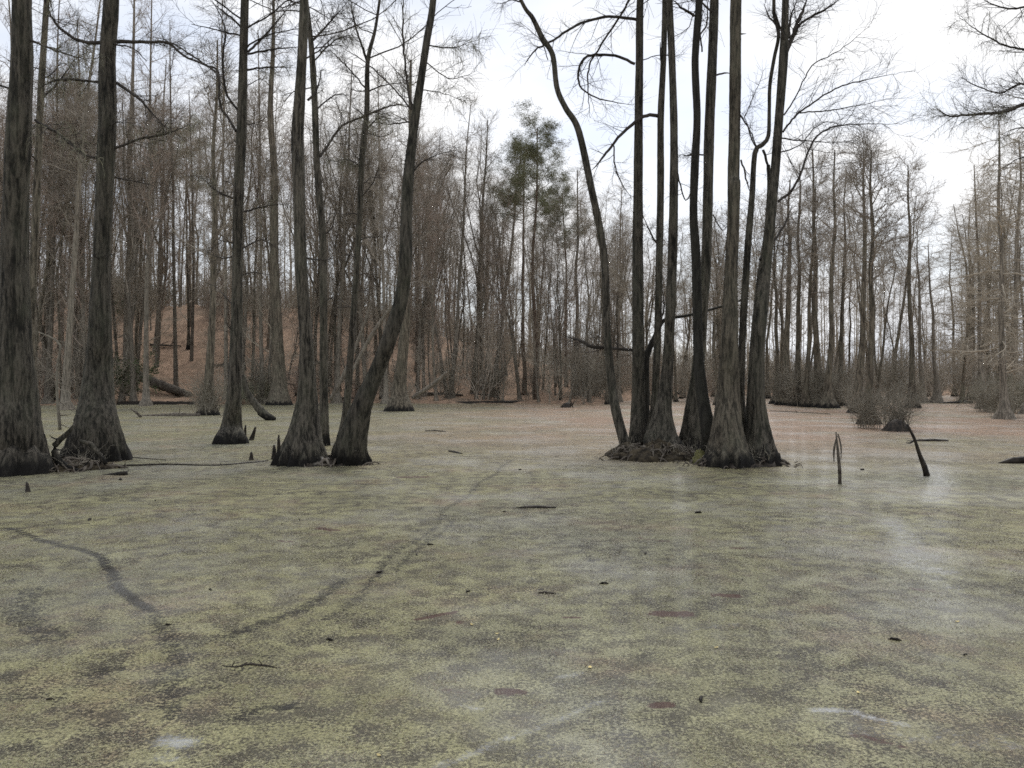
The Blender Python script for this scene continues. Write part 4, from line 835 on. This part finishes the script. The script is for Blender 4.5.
for k, (x1, y1, x2, y2, w_, d_) in enumerate([(205, 352, 232, 343, 3, 98), (250, 372, 292, 366, 3, 92), (300, 338, 340, 350, 3, 104), (150, 345, 178, 338, 2.5, 104), (420, 386, 462, 380, 4, 88), (470, 372, 500, 380, 3, 92), (96, 362, 122, 368, 3, 96), (340, 384, 372, 389, 3, 87)]):
    q_ = []
    for x_, y_ in ((x1, y1), ((x1 + x2) / 2, (y1 + y2) / 2), (x2, y2)):
        wx = (x_ - CX) / F * d_; q_.append([wx, d_ + (x_ - x1) * .03, float(ground_h(np.array(wx), np.array(d_ + (x_ - x1) * .03))) + .12])
    q_ = catmull(np.array(q_), .4); m_ = MB(); rd_ = np.linspace(w_ / F * d_ / 2, w_ / F * d_ / 4, len(q_)); m_.tubes(q_, rd_, 7)
    tp_, t_r = spawn(q_[None], rd_[None], 7, .3, 1, (.6, 1.8), (30, 80), 4, .5, .02, .03, .2, 1, np.random.default_rng(k)); m_.tubes(tp_, t_r, 4)
    o = m_.build('fallen_log', DEAD, off=q_[0]); o.location = q_[0]
    tag(o, ['thin fallen bough high on the slope by the upright dark trunk', 'fallen bough low on the slope before the thick ribbed trunk', 'fallen bough on the upper slope past the thick ribbed trunk', 'fallen bough high on the slope above the thick aslant log', 'dark fallen bough on the red-brown bank nearest the leaning trunk', 'fallen bough on the red-brown bank nearer the pines', 'fallen bough on the slope just past the skirted trunk', 'fallen bough low on the slope below the leaning trunk'][k], 'log')
# distant snag stump
st = MB(); D = D_of(407.5); x = (566 - CX) / F * D
st.tubes(np.array([[0, 0, -.2], [0, 0, .0], [.03, 0, .3], [.0, 0, .42]]), np.array([.5, .45, .32, .12]), 12, 1 + np.random.default_rng(1).normal(size=(1, 4, 12)) * .15)
st.tubes(np.array([[.3, 0, .05], [.55, 0, .25], [.75, 0, .6]]), np.array([.07, .06, .02]), 6); st.tubes(np.array([[.6, 0, .0], [.5, 0, .3], [.4, 0, .55]]), np.array([.06, .05, .02]), 6)
o = st.build('stump', WETW); o.location = (x, D, 0); tag(o, 'small black stump with twig claws far out before the bank', 'stump')
# black stump foot of the brushy stump behind the leaning stick
st = MB(); D = D_of(431); s_ = D / F
zz = np.array([-.2, 0, .15, .35, .5, .52]); st.tubes(np.column_stack([0 * zz, 0 * zz, zz]), np.array([.62, .56, .46, .34, .16, .01]), 18, trunk_mod(6, 18, zz, 0, .5, .4, 5))
o = st.build('stump', WETW); o.location = ((897 - CX) * s_, D, 0); tag(o, 'black footed stump hidden in spiky brush behind the leaning stick', 'stump')

# drifting leaves and specks
LF = MB(); a_ = np.linspace(0, 2 * math.pi, 9)[:-1]; ring = np.stack([.022 * np.cos(a_), .013 * np.sin(a_), .004 + .003 * np.cos(2 * a_)], -1)
LF.tris(np.stack([np.stack([ring[i], ring[(i + 1) % 8], np.array([0, 0, .006])]) for i in range(8)]))
lme = LF.mesh('floating_leaf', LEAFY)
for k, (px, py, lab) in enumerate([(497, 634, 'pale yellow leaf floating mid-water, farther of two close together'), (498, 640, 'pale yellow leaf floating mid-water, nearer of two close together'), (472, 625, 'small bright leaf just past the red fern specks'),
        (957, 622, 'yellow leaf floating beside the bright sheen'), (858, 693, 'tiny leaf near the silvery streak'), (379, 756, 'orange leaf close to the near edge'), (716, 648, 'tiny pale leaf near two red fern mats'), (590, 668, 'tiny pale leaf beyond the grey sheen')]):
    D = D_of(py); o = bpy.data.objects.new('floating_leaf', lme); COL.objects.link(o); o.location = ((px - CX) / F * D, D, .004); o.rotation_euler = (0, 0, k * 1.1); s = .7 + .1 * (k % 4); o.scale = (s, s, s)
    tag(o, lab, 'leaf')
CH = MB(); CH.tubes(np.array([[-.06, 0, .0], [-.02, .01, .012], [.03, 0, .012], [.06, .01, .0]]), np.array([.004, .014, .012, .003]), 7, 1 + np.random.default_rng(3).normal(size=(1, 4, 7)) * .15)
cme = CH.mesh('bark_chip', WETW)
for k, (px, py) in enumerate([(168, 625), (379, 573), (417, 555), (505, 512), (698, 513), (645, 554), (155, 501), (604, 584), (468, 592), (300, 520), (895, 640), (862, 470), (742, 580), (120, 480), (430, 545), (520, 470), (90, 520), (330, 640), (965, 655), (700, 700), (210, 590), (50, 700)]):
    D = D_of(py); o = bpy.data.objects.new('bark_chip', cme); COL.objects.link(o); o.location = ((px - CX) / F * D, D, .002); o.rotation_euler = (0, 0, k * .9)
    s = (.45, .8, .6)[k % 3] * max(1, D / 8); o.scale = (s, s, s); tag(o, 'small black bark chip floating alone on the duckweed', 'bark chip', 'bark chips drifting on the duckweed')


# loose fronds of duckweed lying raised on the mat where it is nearest
fr2 = np.random.default_rng(99); N = 340000
dD = 3.9 * (13 / 3.9) ** fr2.uniform(0, 1, N) ** 1.15; xx = fr2.uniform(-.78, .78, N) * (dD + .4)
kk = (np.sin(xx * 5.3 + 2 * np.sin(dD * 2.1)) + np.sin(dD * 7.7 + 1.5 * np.sin(xx * 3.7)) + np.sin(xx * 17 + dD * 11) + fr2.normal(size=N) * 1.3) > .1
xx, dD = xx[kk], dD[kk]; N = len(xx)
bare = np.maximum(np.maximum(layer(TR_I, xx, dD) * 1.3, layer(RD_I, xx, dD)), layer(SH_I, xx, dD) * 1.2)
kk = fr2.uniform(0, 1, N) > bare * 1.5
xx, dD = xx[kk], dD[kk]; N = len(xx)
an = fr2.uniform(0, 6.28, N); r = fr2.uniform(.0024, .0052, N) * np.clip(dD / 6, .8, 1.6); tl = fr2.normal(size=(N, 2)) * .35
vv_ = []
for j in range(4):
    a = an + j * math.pi / 2; ex = np.cos(a) * r; ey = np.sin(a) * r * (1 if j % 2 else .75)
    vv_.append(np.stack([xx + ex, dD + ey, .007 + ex * tl[:, 0] + ey * tl[:, 1]], -1))
fq = MB(); fq.v.append(np.stack(vv_, 1).reshape(-1, 3)); fq.q.append(np.arange(N * 4).reshape(-1, 4)); fq.n = N * 4
m, nt, b = newmat('duckweed_frond')
t = nt.nodes.new('ShaderNodeTexCoord'); v = t.outputs['Object']
vo = nd(nt, 'ShaderNodeTexVoronoi', Scale=70.0); nt.links.new(v, vo.inputs['Vector']); sx = nt.nodes.new('ShaderNodeSeparateXYZ'); nt.links.new(vo.outputs['Color'], sx.inputs[0])
c = mixc(nt, ramp(nt, sx.outputs[0], [(0, 0), (1, 1)]), (.13, .122, .068), (.34, .325, .2))
c = mixc(nt, ramp(nt, math_(nt, 'ADD', math_(nt, 'MULTIPLY', sx.outputs[1], .5), math_(nt, 'MULTIPLY', noise(nt, v, 1.3, 4, .6), 1.0)), [(.75, 0), (.9, .85)]), c, (.13, .075, .05))
nt.links.new(c, b.inputs['Base Color']); b.inputs['Roughness'].default_value = .5
o = fq.build('duckweed', m, smooth=False); tag(o, 'tiny pale green duckweed fronds matted over the nearest water', 'duckweed', kind='stuff')
